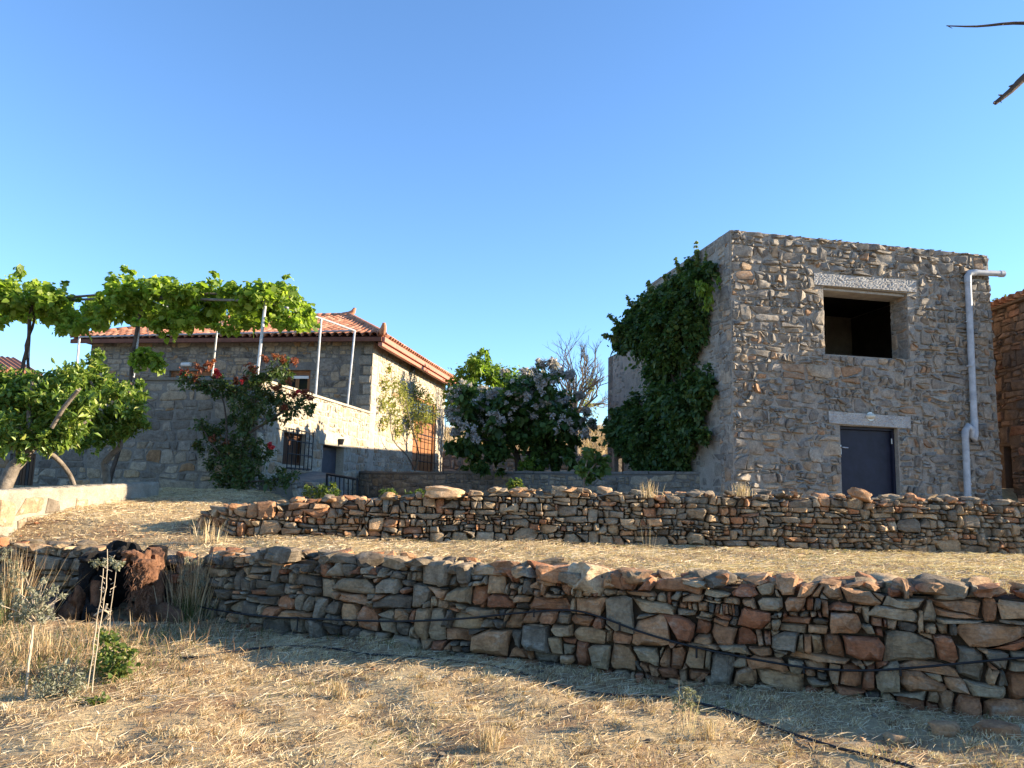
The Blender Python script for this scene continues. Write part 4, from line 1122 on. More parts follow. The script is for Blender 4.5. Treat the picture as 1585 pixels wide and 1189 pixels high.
# --- lemon trees behind the retaining wall
random.seed(62)
def citrus(label, trunk, boughs, clumps, D, tr=.12):
    o = thing('lemon_tree', label, 'tree', trunk[0], 'lemon trees behind the retaining wall')
    limb(o, trunk, tr, tr*.65, M_bark, 'trunk', 9, 3, .008)
    for b_ in boughs: limb(o, b_, .06, .02, M_bark, 'branch', 7)
    foliage(o, 'crown', clumps, D, .15, M_citrus, dens=2.9, aspect=.42, fold=.22, droop=.12, upb=.9, dz=.55, sub=.4)
    return o
T0 = at(2,775,11.7); T0.z = 1.25
cit = citrus('lemon tree with a stout leaning trunk at the left edge, behind the cream retaining wall',
    [T0, at(14,735,11.8), at(38,705,11.9), at(50,688,12.0)],
    [[at(50,690,12.0), at(70,655,12.1), at(100,625,12.2), at(124,602,12.0)], [at(45,695,12.0), at(20,640,12.3), at(0,600,12.4)], [at(55,690,12), at(90,672,12.3), at(140,650,12.6)], [at(50,690,12), at(45,640,12), at(50,590,12)], [at(55,692,12.), at(84,690,12.2), at(100,694,12.3), at(120,688,12.4)]],
    [(10,600,30),(40,590,28),(0,640,32),(30,630,34),(66,600,26),(60,640,34),(10,672,28),(45,672,26),(85,620,30),(92,655,30),(78,682,20),(112,600,28),(118,640,28),(30,690,14),(-30,620,40),(-40,660,40),(60,612,28),(25,655,30),(95,628,28),(70,665,24),(130,630,20),(15,625,26),(108,668,24),(100,580,18),(125,575,15),(8,690,14),(36,708,8)], 12.1)
pr_ = thing('prop_pole', 'bare curved wooden pole leaning from the cream wall up into the lemon tree', 'pole', at(115,752,12.6))
limb(pr_, [at(115,752,12.6), at(108,735,12.55), at(92,714,12.4), at(70,696,12.2), at(58,690,12.1)], .034, .04, M_bark, 'pole', 8)
T1 = at(170,745,14.4); T1.z = 1.25
cit2 = citrus('smaller lemon tree with a pointed top, between the leaning lemon tree and the house wall',
    [T1, at(164,728,14.4), at(162,718,14.4), at(172,704,14.4), at(186,692,14.4), at(186,665,14.4)],
    [[at(180,672,14.4), at(160,630,14.2), at(140,590,14.0)], [at(184,680,14.4), at(205,650,14.4), at(215,625,14.4)]],
    [(140,585,22),(148,562,15),(128,605,26),(160,600,22),(150,640,28),(178,622,24),(192,605,15),(200,632,22),(212,618,14),(205,655,20),(180,655,26),(165,675,20),(140,668,24),(220,640,10),(130,690,14),(118,682,16),(214,596,9),(195,672,14),(155,548,8)], 14.0, .075)
mb = MB(); mb.tube([at(80,662,11.5), at(98,632,11.45), at(121,604,11.4)], [.03,.034,.03], 8); mb.build('sawn_limb', M_bark, cit, 50)
tmb = None
for i, (px, py) in enumerate([(58,620),(97,634)]):
    rl_ = obj('lemon', rock_mesh('lemon', (.075,.065,.065), M_citrus, i+3, 2, (1,1,1), .05), cit, at(px, py, 11.75))

# --- red leaved shrub on the corner of the terrace
random.seed(63)
rs = thing('climbing_shrub', 'dark climbing shrub with reddish young leaves, on the corner of the left house', 'shrub', at(365,775,15.6))
DR = 16.4
limb(rs, [Vector((at(366,780,DR).x, DR, 1.2)), at(365,750,DR), at(368,715,DR), at(385,670,DR), at(400,630,DR)], .06, .03, M_bark2, 'trunk')
for b_ in ([(366,740),(352,700),(350,650),(340,610),(300,590)], [(385,670),(420,650),(450,632),(480,634)], [(395,640),(400,600),(430,565)], [(366,730),(330,690),(312,660)], [(368,745),(400,745),(440,740)]):
    limb(rs, [at(x, y, DR-.1) for x, y in b_], .03, .012, M_bark2, 'branch', 6)
RC = [(288,588,13),(306,596,13),(325,602,14),(345,606,15),(338,590,12),(364,606,15),(385,600,16),(392,580,11),(408,590,15),(425,572,14),(437,560,11),(440,585,14),(420,612,17),(400,625,18),(432,622,16),(450,630,15),(468,622,12),(476,636,9),(482,628,8),(440,645,11),(415,645,14),(385,640,18),(370,625,15),(362,645,14),(378,668,15),
      (312,658,11),(322,672,14),(308,690,10),(335,690,15),(350,705,18),(362,690,16),(375,705,18),(392,688,14),(400,708,15),(385,725,16),(360,728,17),(340,735,14),(350,752,16),(372,748,16),(395,742,13),(325,712,12),(415,700,10),(345,665,11),(420,745,12),(440,742,13),(455,735,8),(432,728,8)]
foliage(rs, 'foliage', RC, DR, .11, M_rose, dens=1.6, aspect=.5, fold=.2, droop=.2, upb=.5, dz=.35, sub=.45)
foliage(rs, 'red_young_leaves', [(285,578,7),(310,570,7),(322,566,7),(300,586,7),(335,584,6),(386,568,6),(392,576,6),(380,585,6),(412,558,6),(425,552,5),(437,555,6),(455,560,6),(447,590,6),(470,608,7),(455,612,7),(430,600,7),(480,615,6),(440,632,6),(330,560,5),(365,590,6),(350,685,5),(328,680,5)], DR-.2, .10, M_redleaf, dens=2.6, aspect=.45, dz=.2, upb=.8)
foliage(rs, 'red_blossoms', [(335,575,4),(418,688,3),(420,692,3),(462,606,3),(338,580,3),(283,578,3),(375,590,3)], DR-.3, .08, M_redflow, dens=4, aspect=.9, dz=.1)

# --- pale shrub on the lit side of the house
random.seed(64)
ys = thing('side_shrub', 'airy yellow green shrub trained up the sunlit side wall of the left house', 'shrub', Vector((-4.5,25.2,1.6)))
yb = uR.P(2.4, .7, .35)
def onw(px, py, w=.35):
    s_, v_ = uR.sv(px, py); return uR.P(s_, v_, w)
limb(ys, [onw(634,728,.2), onw(633,700), onw(622,660), onw(612,620)], .045, .015, M_bark, 'trunk', 6)
limb(ys, [onw(634,728,.2), onw(615,705), onw(592,680), onw(588,640)], .03, .012, M_bark, 'trunk', 6)
def yd(px, py): s_, v_ = uR.sv(px, py); return (uR.P(s_, v_, .45)).y
YC = [(x, y, r, yd(x, y)) for x, y, r in [(592,595,14),(610,600,16),(590,625,16),(605,640,18),(625,625,18),(640,612,18),(650,630,18),(662,622,12),(632,648,18),(655,648,14),(612,662,14),(590,655,12),(668,640,9),(600,575,8),(640,668,10),(620,608,16)]]
foliage(ys, 'foliage', YC, 25, .13, M_yel, dens=1.15, aspect=.45, upb=.4, sub=.55, fill=1.4)

# --- flowering tree in the middle
random.seed(65)
DT = 19.6
ct = thing('flowering_tree', 'round dark green tree full of pale lilac blossom, behind the garden wall', 'tree', Vector((at(803,730,DT).x, DT, 2.0)))
tb = at(803,735,DT); tb.z = 2.0
limb(ct, [tb, at(800,705,DT), at(784,680,DT), at(766,655,DT), at(750,630,DT)], .10, .04, M_bark2, 'trunk')
for b_ in ([(803,715),(790,685),(800,655),(810,620)], [(806,725),(830,690),(850,660),(870,640)], [(786,680),(790,640),(780,600)], [(800,700),(850,700),(890,690)], [(784,680),(740,680),(715,670)]):
    limb(ct, [at(x, y, DT) for x, y in b_], .05, .02, M_bark2, 'branch', 6)
CC = [(716,608,20),(738,622,22),(722,640,20),(745,655,20),(728,672,14),(718,692,14),(738,710,13),(760,690,14),(758,625,24),(770,600,20),(795,612,24),(790,640,24),(770,655,16),(820,600,20),(845,598,18),(850,618,22),(825,635,24),(850,650,24),(875,632,18),(872,660,20),(840,680,20),(820,665,14),(865,690,18),(850,708,14),(890,680,12),(898,655,10),(880,708,12),(905,672,8),(740,600,16),(862,580,10),(832,582,12),(768,712,12),(745,722,10),(705,650,10),(835,720,12),(830,705,14)]
CC = [q for q in CC if q[1] > 606 or q[0] > 775] + [(740,645,24),(790,632,28),(850,645,30),(805,600,22),(880,655,20),(728,690,17),(845,698,22),(768,692,18),(798,676,22),(752,702,16),(822,690,18),(785,655,22),(700,690,12),(862,705,16),(765,665,18)] + [(x+U(-4,4), y+U(-4,4), U(4,7)) for x, y in ((694,640),(700,612),(702,668),(708,700),(722,598),(760,610),(785,582),(812,574),(836,568),(858,566),(878,585),(897,612),(905,635),(914,655),(916,680),(908,705),(893,722),(860,730),(720,722),(750,735),(775,728))]
CC = [(x, y, r, DT+U(-1.1,1.1)) for x, y, r in CC]
foliage(ct, 'crown', CC, DT, .19, M_cat, dens=2.9, aspect=.8, fold=.15, droop=.3, upb=.7, sub=.42)
FC_ = [(x+U(-.85,.85)*r, y+U(-1,.6)*r, U(2.2,4), d-U(.3,1.0)*r*d/F) for x, y, r, d in CC if y < 676 for _ in range(11)] + []
foliage(ct, 'blossom', FC_, DT, .062, M_flower, dens=1.5, aspect=.9, fold=.3, upb=.3, sub=1.0)
# --- bright green tree behind it
bt = thing('green_tree', 'bright yellow green tree lit from the side, rising behind the flowering tree', 'tree', Vector((at(735,700,28).x, 28, 2.3)))
q0 = at(738,705,28); q0.z = 2.3
limb(bt, [q0, at(738,650,28), at(735,590,28)], .12, .04, M_bark, 'trunk')
foliage(bt, 'crown', [(735,575,22),(745,558,14),(718,588,20),(752,588,22),(775,585,18),(793,580,12),(706,605,18),(700,622,14),(725,605,20),(760,602,18),(750,546,7),(738,562,14),(785,592,14),(712,632,14),(700,640,10),(728,560,8),(757,568,12),(745,548,6)], 28, .19, M_bright, dens=2.2, aspect=.4, droop=.3, upb=.6, dz=.8)
# --- bare tree
random.seed(66)
br_ = thing('bare_tree', 'leafless grey tree with fine twigs, standing between the flowering tree and the outbuilding', 'tree', Vector((at(893,700,33).x, 33, 2.6)))
q0 = at(893,705,33); q0.z = 2.5
limb(br_, [q0, at(892,670,33), at(890,640,33)], .14, .09, M_bark, 'trunk')
twigs(br_, 'branches', [(at(890,645,33), at(x, y, 33+U(-1.5,1.5)), 4) for x, y in ((866,608),(880,600),(888,590),(900,598),(908,592),(918,615),(884,615),(872,600),(880,585),(892,580),(905,585),(915,600),(925,612),(865,620),(898,595),(912,625))], M_bark, .055)
foliage(br_, 'withered_leaves', [(915,600,12),(905,625,12),(918,640,10),(900,650,10)], 33, .12, M_yel, dens=.5)

# --- dark tree climbing up the side of the tower
random.seed(67)
def DM(px): return 15.0 + max(0, (1100-px))*.021
mt = thing('climbing_tree', 'big dark green tree leaning up the shaded side of the stone tower', 'tree', Vector((at(1035,740,16.0).x, 16.0, 1.9)))
q0 = at(1040,745,16.3); q0.z = 1.3
limb(mt, [q0, at(1042,700,16.3), at(1050,640,16.1), at(1060,560,15.8), at(1078,480,15.4), at(1086,440,15.2)], .12, .03, M_bark2, 'trunk')
for b_ in ([(1045,700),(1020,650),(985,620)], [(1058,620),(1030,560),(990,520),(955,520)], [(1066,570),(1040,500),(1015,450)], [(1048,690),(1000,690),(960,670)]):
    limb(mt, [at(x, y, DM(x)) for x, y in b_], .06, .02, M_bark2, 'branch', 6)
MC = [(1088,425,18),(1072,432,20),(1100,448,18),(1052,445,20),(1078,462,26),(1030,462,20),(1052,480,26),(1100,485,18),(1015,480,18),(1030,505,26),(1000,500,20),(982,492,16),(985,522,22),(1010,530,24),(968,515,16),(962,535,14),(1060,510,28),(1085,520,24),(1040,540,28),(1075,550,28),(1095,560,18),(1050,580,28),(1082,590,26),(1098,600,14),(1030,605,24),(1055,620,28),(1085,630,20),(1010,625,22),(1035,645,28),(1065,655,26),(985,625,16),(990,650,24),(968,648,20),(955,668,18),(975,680,24),(1005,680,26),(1040,685,26),(1070,682,20),(1090,675,12),(1000,710,22),(1030,715,24),(1060,708,18),(985,705,16),(950,640,10),(945,655,10),(1015,560,18),(1105,430,10),(1112,455,8),(960,690,12),(1020,735,14),(1050,730,14),(990,728,12)]
MC += [(1050,470,34),(1010,520,34),(1060,545,40),(1050,620,42),(1008,660,40),(972,668,26),(1060,690,32),(1085,440,24),(1085,500,28),(1030,580,30),(1085,600,22),(1040,455,26),(1000,478,22),(1072,425,20),(968,505,17),(1100,420,14),(1015,460,18),(1055,440,20)]
MC = [(x, y, r, DM(x)+U(-.5,.5)) for x, y, r in MC]
foliage(mt, 'crown', MC, 15.5, .13, M_mulb, dens=3.3, aspect=.7, fold=.2, droop=.3, upb=.5, sub=.45)
SP = []
for x, y, dx, dy in ((1080,415,-2,-40),(1092,420,4,-36),(1056,432,-10,-30),(1036,448,-8,-20),(1015,465,-12,-28),(985,490,-14,-30),(965,508,-22,-20),(955,525,-20,-6),(1102,425,4,-22),(1000,482,-8,-22)):
    for k in range(7):
        t = k/6; SP.append((x+dx*t, y+dy*t, 6-3*t, DM(x)-.2))
foliage(mt, 'sprig_foliage', SP, 15.5, .10, M_mulb2, dens=2.2, aspect=.6, tint=(0,.8))
foliage(mt, 'hanging_leaves', [(1082,440,7),(1084,452,7),(1098,450,8),(1098,465,7),(1094,475,6),(1112,435,5),(1118,445,4),(1088,445,6)], 14.35, .11, M_bright, dens=2.0, aspect=.45, hang=1.2, dz=.1)
# --- small plants
random.seed(68)
fg = thing('fig_sapling', 'young broad leaved green sapling in front of the garden wall, right of the flowering tree', 'plant', Vector((at(903,760,14.6).x, 14.6, 1.35)))
q0 = at(903,760,14.6); q0.z = 1.3
limb(fg, [q0, at(904,740,14.6), at(910,705,14.6)], .03, .012, M_bark, 'stem', 6)
limb(fg, [at(904,742,14.6), at(920,720,14.6), at(935,712,14.6)], .02, .01, M_bark, 'stem', 6)
foliage(fg, 'leaves', [(905,720,12),(918,708,12),(930,722,12),(910,735,10),(898,728,9),(938,712,8),(924,735,8),(912,700,8)], 14.6, .15, M_cat, dens=2.0, aspect=.8, tint=(.4,1))
def herb(name, label, base, clumps, D, ls, mat, dens=2.2, asp=.35, cat='plant', group=None, **kw):
    o = thing(name, label, cat, base, group)
    foliage(o, 'leaves', clumps, D, ls, mat, dens=dens, aspect=asp, dz=.06, **kw)
    mb = MB()
    for c in clumps:
        mb.tube([base, base.lerp(at(c[0], c[1], D), .6) + Vector((U(-.03,.03),0,.02)), at(c[0], c[1], D)], [.008,.006,.003], 4, cap=False)
    mb.build('stems', M_bark if mat is not M_weed else M_weedstem, o, 60)
    return o
M_weedstem = paint_mat('green_stem', (.12,.14,.05), .7, 0, .3)
def onz(px, D, z): p = at(px, 800, D); return Vector((p.x, D, z))
herb('leafy_weed', 'bright green leafy weed behind the upper dry wall, below the flowering tree', onz(796,11.6,1.5), [(797,746,9),(788,752,7),(806,752,7),(797,756,9)], 11.6, .10, M_weed, 2.6, .3, upb=.9)
herb('leafy_weed', 'small green tuft behind the upper dry wall, nearest the black railing on its right', onz(602,11.8,1.45), [(600,762,7),(608,764,6),(594,765,6)], 11.8, .08, M_weed, 2.6, .3, upb=.9)
herb('leafy_weed', 'low green weed at the foot of the large tan stone on the upper dry wall', onz(640,11.8,1.45), [(634,764,5),(645,762,5),(652,763,5)], 11.8, .08, M_weed, 2.4, .3, upb=.9)
herb('leafy_weed', 'wide soft green plant behind the upper dry wall, left of the black railing', onz(505,13,1.25), [(490,765,9),(505,766,10),(520,765,8),(478,760,9),(500,755,8),(515,752,6)], 13, .09, M_weed, 2.6, .3, upb=.8)
herb('roof_plant', 'small green bush behind the old red brown house, beside the stone tower', onz(1552,18.0,5.0), [(1548,474,8),(1556,468,8),(1546,466,6),(1562,466,5)], 18.0, .09, M_weed, 2.4, .4)
herb('garden_plant', 'sunlit yellow green plant behind the garden wall, under the flowering tree', onz(818,19,2.0), [(818,718,10),(830,722,10),(808,722,8),(828,712,6)], 19, .12, M_bright, 2.4, .4)
# ------------------------------------------------------------------ stump, hoses, loose stones, dry plants
random.seed(71)
M_char = rough_mat('charred_wood', (.006,.005,.005), (.022,.019,.017), 7, .9, .03)
M_rot = rough_mat('rotten_red_wood', (.025,.013,.009), (.17,.08,.042), 6, 1.0, .05, c3=(.28,.155,.09), bscale=16)
stump = thing('hollow_stump', 'burnt hollow tree stump with a charred black cavity, set in the nearest dry wall', 'tree stump', Vector((at(185,975,9.0).x, 9.0, 0)))
ST = Vector((at(178,980,9.05).x, 9.12, -.02))
def shell(a0, a1, zt, r0, r1, mat, name, inner, seed, na=34, nz=16, zf=None, th=.10):
    """part of a hollow trunk: angles a0..a1 (0 = right, -90 = towards the viewer)"""
    V = []; Fc = []; offs = Vector((seed, 0, 0))
    for side in (0, 1):
        for j in range(nz+1):
            t = j/nz
            for i in range(na+1):
                a = math.radians(a0+(a1-a0)*i/na); top = zt*(1+.22*noise.noise(Vector((math.cos(a)*1.7, math.sin(a)*1.7, seed))))
                rr = r0+(r1-r0)*t**.6
                k = noise.noise(Vector((math.cos(a)*2.4, math.sin(a)*2.4, t*2.5))+offs)*.20 + noise.noise(Vector((math.cos(a)*6, math.sin(a)*6, t*7))+offs)*.09 + .05*noise.noise(Vector((math.cos(a)*15, math.sin(a)*15, t*16))+offs)
                rr = rr*(1+k) - side*th*(1+.5*noise.noise(Vector((a*3,t*5,seed))))
                V.append(Vector((math.cos(a)*rr, math.sin(a)*rr*.85, top*t)))
    w = na+1; h = (nz+1)*w
    for j in range(nz):
        for i in range(na):
            Fc.append((j*w+i, j*w+i+1, (j+1)*w+i+1, (j+1)*w+i)); Fc.append((h+j*w+i+1, h+j*w+i, h+(j+1)*w+i, h+(j+1)*w+i+1))
    for i in range(na):
        Fc.append((nz*w+i, nz*w+i+1, h+nz*w+i+1, h+nz*w+i))
    for j in range(nz):
        Fc.append((j*w, (j+1)*w, h+(j+1)*w, h+j*w)); Fc.append((j*w+na, h+j*w+na, h+(j+1)*w+na, (j+1)*w+na))
    o = obj(name, mesh_np(name, V, Fc, mat, None, True, 50), stump, ST)
    o.data.materials.append(inner)
    mi = np.zeros(len(Fc), np.int32); mi[1:2*na*nz:2] = 1
    o.data.polygons.foreach_set('material_index', mi)
    return o
shell(-24, 30, .84, .50, .40, M_rot, 'bark', M_char, 3.3, th=.15)
shell(30, 232, .86, .52, .42, M_char, 'charred_back', M_char, 8.1, na=60)
def lump(c, size, mat, seed, name, sub=4, rough=.6):
    me = rock_mesh(name, size, mat, seed, sub, (.4,1,0), rough, 1.0)
    for v in me.vertices:
        q = v.co*11 + Vector((seed,0,0)); v.co *= 1 + .22*noise.noise(q) + .16*noise.noise(q*2.3) + .08*noise.noise(q*5)
    return obj(name, me, stump, c)
for x, y, D, sz, m_, nm in ((204,862,8.9,(.26,.34,.15),M_rot,'root_burl'),(222,872,8.85,(.22,.3,.24),M_rot,'root_burl'),(232,892,8.8,(.15,.25,.22),M_rot,'root_burl'),(225,915,8.82,(.13,.2,.26),M_rot,'root_burl'),(220,940,8.85,(.11,.2,.26),M_rot,'root_burl'),(212,965,8.85,(.09,.16,.16),M_rot,'root_burl'),
        (150,866,9.0,(.30,.36,.13),M_char,'charred_rim'),(172,860,9.0,(.22,.3,.10),M_char,'charred_rim'),(190,856,8.95,(.12,.2,.12),M_char,'charred_rim'),(140,885,9.0,(.14,.24,.20),M_char,'charred_rim'),
        (122,935,8.85,(.18,.24,.34),M_rot,'root'),(104,955,8.8,(.22,.28,.26),M_rot,'root'),(150,915,8.95,(.12,.2,.40),M_char,'charred_root'),(140,950,8.75,(.16,.2,.34),M_char,'charred_root'),(160,1000,8.45,(.75,.4,.10),M_char,'charred_root'),(80,985,8.5,(.40,.3,.20),M_char,'charred_root'),(98,940,8.95,(.18,.2,.28),M_char,'charred_root'),
        (128,990,8.7,(.60,.25,.18),M_char,'charred_root'),(222,992,8.75,(.50,.25,.16),M_char,'charred_root'),(250,985,8.8,(.30,.25,.14),M_rot,'root')):
    lump(at(x, y, D), sz, m_, x*.37+y*.11, nm)
for k, (a, b_, c) in enumerate([((205,960),(226,985),(250,1000)), ((215,930),(236,960),(262,985)), ((112,960),(85,985),(55,1000)), ((225,985),(205,1000),(180,1006)), ((150,900),(146,950),(150,990))]):
    mb = MB(); P = bend([at(*a, 8.8), at(*b_, 8.7), at(*c, 8.5)], 4, .012); mb.tube(P, [.06-.04*i/(len(P)-1) for i in range(len(P))], 7); mb.build('root', M_rot, stump, 60)
# fibrous shreds of the rotten wood
mb = MB()
for k in range(240):
    t = random.random(); p = at(206+U(-8,26), 868+t*84, 8.66+U(-.05,.05)); q = p + Vector((U(-.05,.05), U(-.06,0), U(-.10,-.02)))
    mb.tube([p, p.lerp(q,.5)+Vector((U(-.02,.02),0,0)), q], [.006,.005,.002], 3, cap=False)
mb.build('fibres', M_rot, stump)
# soil banks around the stump
M_redsoil = rough_mat('red_soil', (.07,.034,.02), (.15,.08,.048), 6, 1.0, .05, c3=(.20,.13,.075), bscale=14)
for k, (px, py, D, sz) in enumerate([(258,968,9.1,(.55,.45,.5)), (22,978,9.2,(1.0,.6,.4)), (275,1000,8.6,(.7,.5,.12)), (128,1022,7.9,(.5,.35,.22)), (40,1015,8.3,(.9,.6,.16))]):
    me = rock_mesh('soil_bank', sz, M_redsoil, 13+k*3, 4, (.4,1,0), .5)
    for v in me.vertices:
        q = v.co*9 + Vector((k*3.1,0,0)); v.co *= 1 + .18*noise.noise(q) + .10*noise.noise(q*2.3)
    o = obj('soil_bank', me, None, at(px, py, D)); o['kind'] = 'structure'
# black plastic pipe by the stump
M_hose = paint_mat('black_plastic', (.014,.014,.016), .42, 0, .3, .05)
bp = thing('black_pipe', 'thick black plastic pipe lying against the burnt stump', 'pipe', at(60,990,8.4))
mb = MB(); mb.tube(bend([at(84,915,8.7), at(70,950,8.55), at(58,985,8.4), at(44,1008,8.1)], 4), .095, 12); mb.build('pipe', M_hose, bp, 40)
bp2 = thing('charred_log', 'dark charred log on the ground at the far left, below the grey thistle', 'log', at(30,1070,7))
mb = MB(); P = bend([at(-20,1100,6.7), at(15,1082,6.9), at(42,1055,7.1), at(55,1030,7.4), at(80,1000,7.8)], 3, .01); mb.tube(P, [.09,.09,.085,.08,.075,.07,.065,.06,.055,.05,.045,.04,.035][:len(P)], 9); mb.build('log', M_char, bp2, 50)
# hoses
h1 = thing('wall_hose', 'black irrigation hose strung in a sagging line along the face of the nearest dry wall', 'hose', LOWL.P(6, .4, .1))
pts = []
def on_low(px, py, w):
    """point on the wall face under a given line of sight"""
    lo, hi = 0.0, LOWL.L
    for _ in range(40):
        m_ = (lo+hi)/2; p = LOWL.base(m_)
        q = proj(Vector((p.x, p.y, p.z+.4)))
        if q is None or q[0] > px: hi = m_
        else: lo = m_
    p = LOWL.base(lo); a = at(px, py, p.y-.04); v = a.z-p.z
    return LOWL.P(lo, v, w)
for px, py in [(262,932),(310,936),(350,944),(420,953),(520,958),(620,961),(720,957),(800,949),(880,944),(930,954),(1000,979),(1080,1001),(1180,1021),(1260,1033),(1340,1036),(1420,1031),(1500,1024),(1600,1016),(1750,1012)]:
    pts.append(on_low(px, py, .118))
mb = MB(); mb.tube(bend(pts, 5), .009, 8); mb.build('hose', M_hose, h1, 60)
for px, py, l in ((473,957,.12),(962,966,.05),(1080,1002,.08),(1243,1030,.05),(1390,1034,.05),(830,946,.05)):
    p = on_low(px, py, .121)
    mb = MB(); mb.tube([p+Vector((0,0,.02)), p-Vector((0,0,l))], .009, 6); mb.build('dripper', M_hose, h1, 40)
h2 = thing('ground_hose', 'black irrigation hose lying on the ground along the foot of the nearest dry wall', 'hose', hitz(700,1040,0))
pts = []
for px, py in [(212,1020),(250,1024),(300,1030),(345,1024),(420,1018),(500,1018),(560,1022),(640,1032),(720,1043),(800,1053),(870,1066),(950,1085),(1040,1097),(1120,1111),(1200,1131),(1300,1160),(1400,1190),(1480,1215)]:
    p = hitz(px, py, .03); p.z = float(gz(p.x, p.y)) + .018; pts.append(p)
mb = MB(); mb.tube(bend(pts, 5), .0105, 8); mb.build('hose', M_hose, h2, 60)
# loose stones that can be told apart
def loose(px, py, D, size, seed, label, tint, rot=(0,0,0), name='loose_stone', mat=None):
    me = rock_mesh(name, size, mat or M_dry, seed, 3, tint, .28)
    o = obj(name, me, None, at(px, py, D)); o.rotation_euler = rot
    return props(o, label, 'stone')
loose(688, 762, 10.95, (.48,.3,.15), 3.1, 'large tan stone lying on top of the upper dry stone wall', (.6,1.5,0), (0,.05,.1))
loose(1331, 765, 11.0, (.24,.2,.12), 5.4, 'rust coloured stone on top of the upper dry wall, in front of the navy door', (.75,1.1,0), (0,.3,.2))
loose(860, 889, 7.45, (.34,.25,.15), 6.4, 'bright rust red block on top of the nearest dry wall, at its middle', (.82,1.35,0), (0,.0,.2))
loose(835, 876, 7.9, (.50,.16,.09), 8.3, 'long dark slab lying behind the rust red block on the nearest wall', (.5,.7,0), (0,-.25,.1))
loose(912, 897, 7.35, (.34,.3,.25), 9.9, 'chunky pale grey boulder on top of the nearest dry wall', (.42,1.5,0), (0,.2,.6))
for k, (px, py, s) in enumerate([(1545,1155,.18),(1465,1150,.13),(1390,1150,.11),(1110,1062,.14)]):
    p = hitz(px, py, .03); p.z = float(gz(p.x, p.y))+s*.15
    o = obj('ground_stone', rock_mesh('ground_stone', (s*1.3,s,s*.7), M_dry, 20+k*2.2, 2, (.78-.1*k,.9,0)), None, p)
    props(o, ['brown stone half buried in the shaded grass at the lower right corner','small rusty stone in the shaded grass, left of the brown half buried one','flat dull stone in the shade near the hose end','grey stone at the foot of the nearest dry wall, left of its big corner slab'][k], 'stone')

# ------------------------------------------------------------------ grass
def grass(name, P, L, lean, W, tint, mat, curl=.4):
    """P base points, L lengths, lean vectors (horizontal lean per unit), W widths"""
    n = len(P); d = lean.copy(); d[:,2] = 1; d /= np.linalg.norm(d, axis=1, keepdims=True)
    sd = np.cross(d, unit(n)); sd /= np.linalg.norm(sd, axis=1, keepdims=True); w = W[:,None]*.5
    mid = P + d*L[:,None]*.55
    tip = P + d*L[:,None] - np.array([0,0,1])*(L*curl*rng.random(n))[:,None] + unit(n)*(L*.08)[:,None]
    V = np.empty((n,5,3)); V[:,0] = P-sd*w; V[:,1] = P+sd*w; V[:,2] = mid+sd*w*.8; V[:,3] = mid-sd*w*.8; V[:,4] = tip
    b = np.arange(n)*5
    q = np.stack([b,b+1,b+2,b+3],-1); t = np.stack([b+3,b+2,b+4],-1)
    me = bpy.data.meshes.new(name); V = V.reshape(-1,3)
    me.vertices.add(len(V)); me.vertices.foreach_set('co', V.astype(np.float32).ravel())
    li = np.concatenate([q.ravel(), t.ravel()]).astype(np.int32)
    me.loops.add(len(li)); me.loops.foreach_set('vertex_index', li)
    me.polygons.add(2*n); me.polygons.foreach_set('loop_start', np.concatenate([np.arange(0,4*n,4), 4*n+np.arange(0,3*n,3)]).astype(np.int32))
    me.update(calc_edges=True)
    a = me.attributes.new('tint','FLOAT_COLOR','POINT')
    T = np.repeat(np.c_[tint, np.ones((n,3))], 5, 0).astype(np.float32); a.data.foreach_set('color', T.ravel())
    me.materials.append(mat)
    o = obj(name, me); o['kind'] = 'stuff'; return o
M_straw = leaf_mat('dry_straw', [(0,(.14,.072,.038)),(.22,(.29,.175,.09)),(.45,(.49,.35,.20)),(.7,(.65,.515,.325)),(.9,(.75,.63,.45)),(1,(.79,.70,.55))], .25, .75, 1.0)
M_green = leaf_mat('green_grass', [(0,(.06,.09,.025)),(.6,(.12,.15,.045)),(1,(.24,.24,.09))], .35, .6, 1.1)
def ground_pts(n, x0, x1, y0, y1, zone):
    x = rng.uniform(x0, x1, n); y = rng.uniform(y0, y1, n)
    yl = np.interp(x, lx, ly); ym = np.interp(x, mx, my)
    if zone == 'front': k = (y < yl-.02) & (np.hypot((x-ST.x-.05)/.85, (y-8.75)/.65) > .7+.3*rng.random(n))
    else: k = (y > yl+.32) & ((y < ym-.05) | (x < -4.35))
    k &= np.abs(x) < .72*y + .6
    x = x[k]; y = y[k]
    return np.c_[x, y, gz(x, y)]
def patch(x, y, s, ph=0):
    return (np.sin(x*2.3*s+ph)*np.sin(y*2.9*s+1.3*ph) + .6*np.sin(x*5.1*s+2+ph)*np.sin(y*4.3*s+ph) + .5*np.sin(x*9.7*s-y*7.9*s+ph))/2.1
# tufts of stubble in the foreground
P = ground_pts(120000, -6.5, 6, 3.2, 10, 'front'); pt = patch(P[:,0], P[:,1], 1.0)
P = P[rng.random(len(P)) < .16+.6*(pt > -.08)+.25*(pt > .3)]
tc = ground_pts(1900, -6.5, 6, 3.2, 10, 'front')
k = rng.integers(0, len(tc), 40000); rr = np.abs(rng.normal(0, .035, len(k))); an = rng.uniform(0, 6.283, len(k))
Q = tc[k] + np.c_[rr*np.cos(an), rr*np.sin(an), np.zeros(len(k))]
hl = rng.uniform(.35, 1.0, len(tc))[k]; tt = rng.normal(0, .16, len(tc))[k]
def cl(v): return np.clip(v, 0, 1)
n = len(P)
grass('stubble', P, .025+.045*rng.random(n), np.c_[rng.normal(.1,.8,n), rng.normal(0,.7,n), np.zeros(n)], .0035+.003*rng.random(n), cl(rng.normal(.52,.24,n)), M_straw)
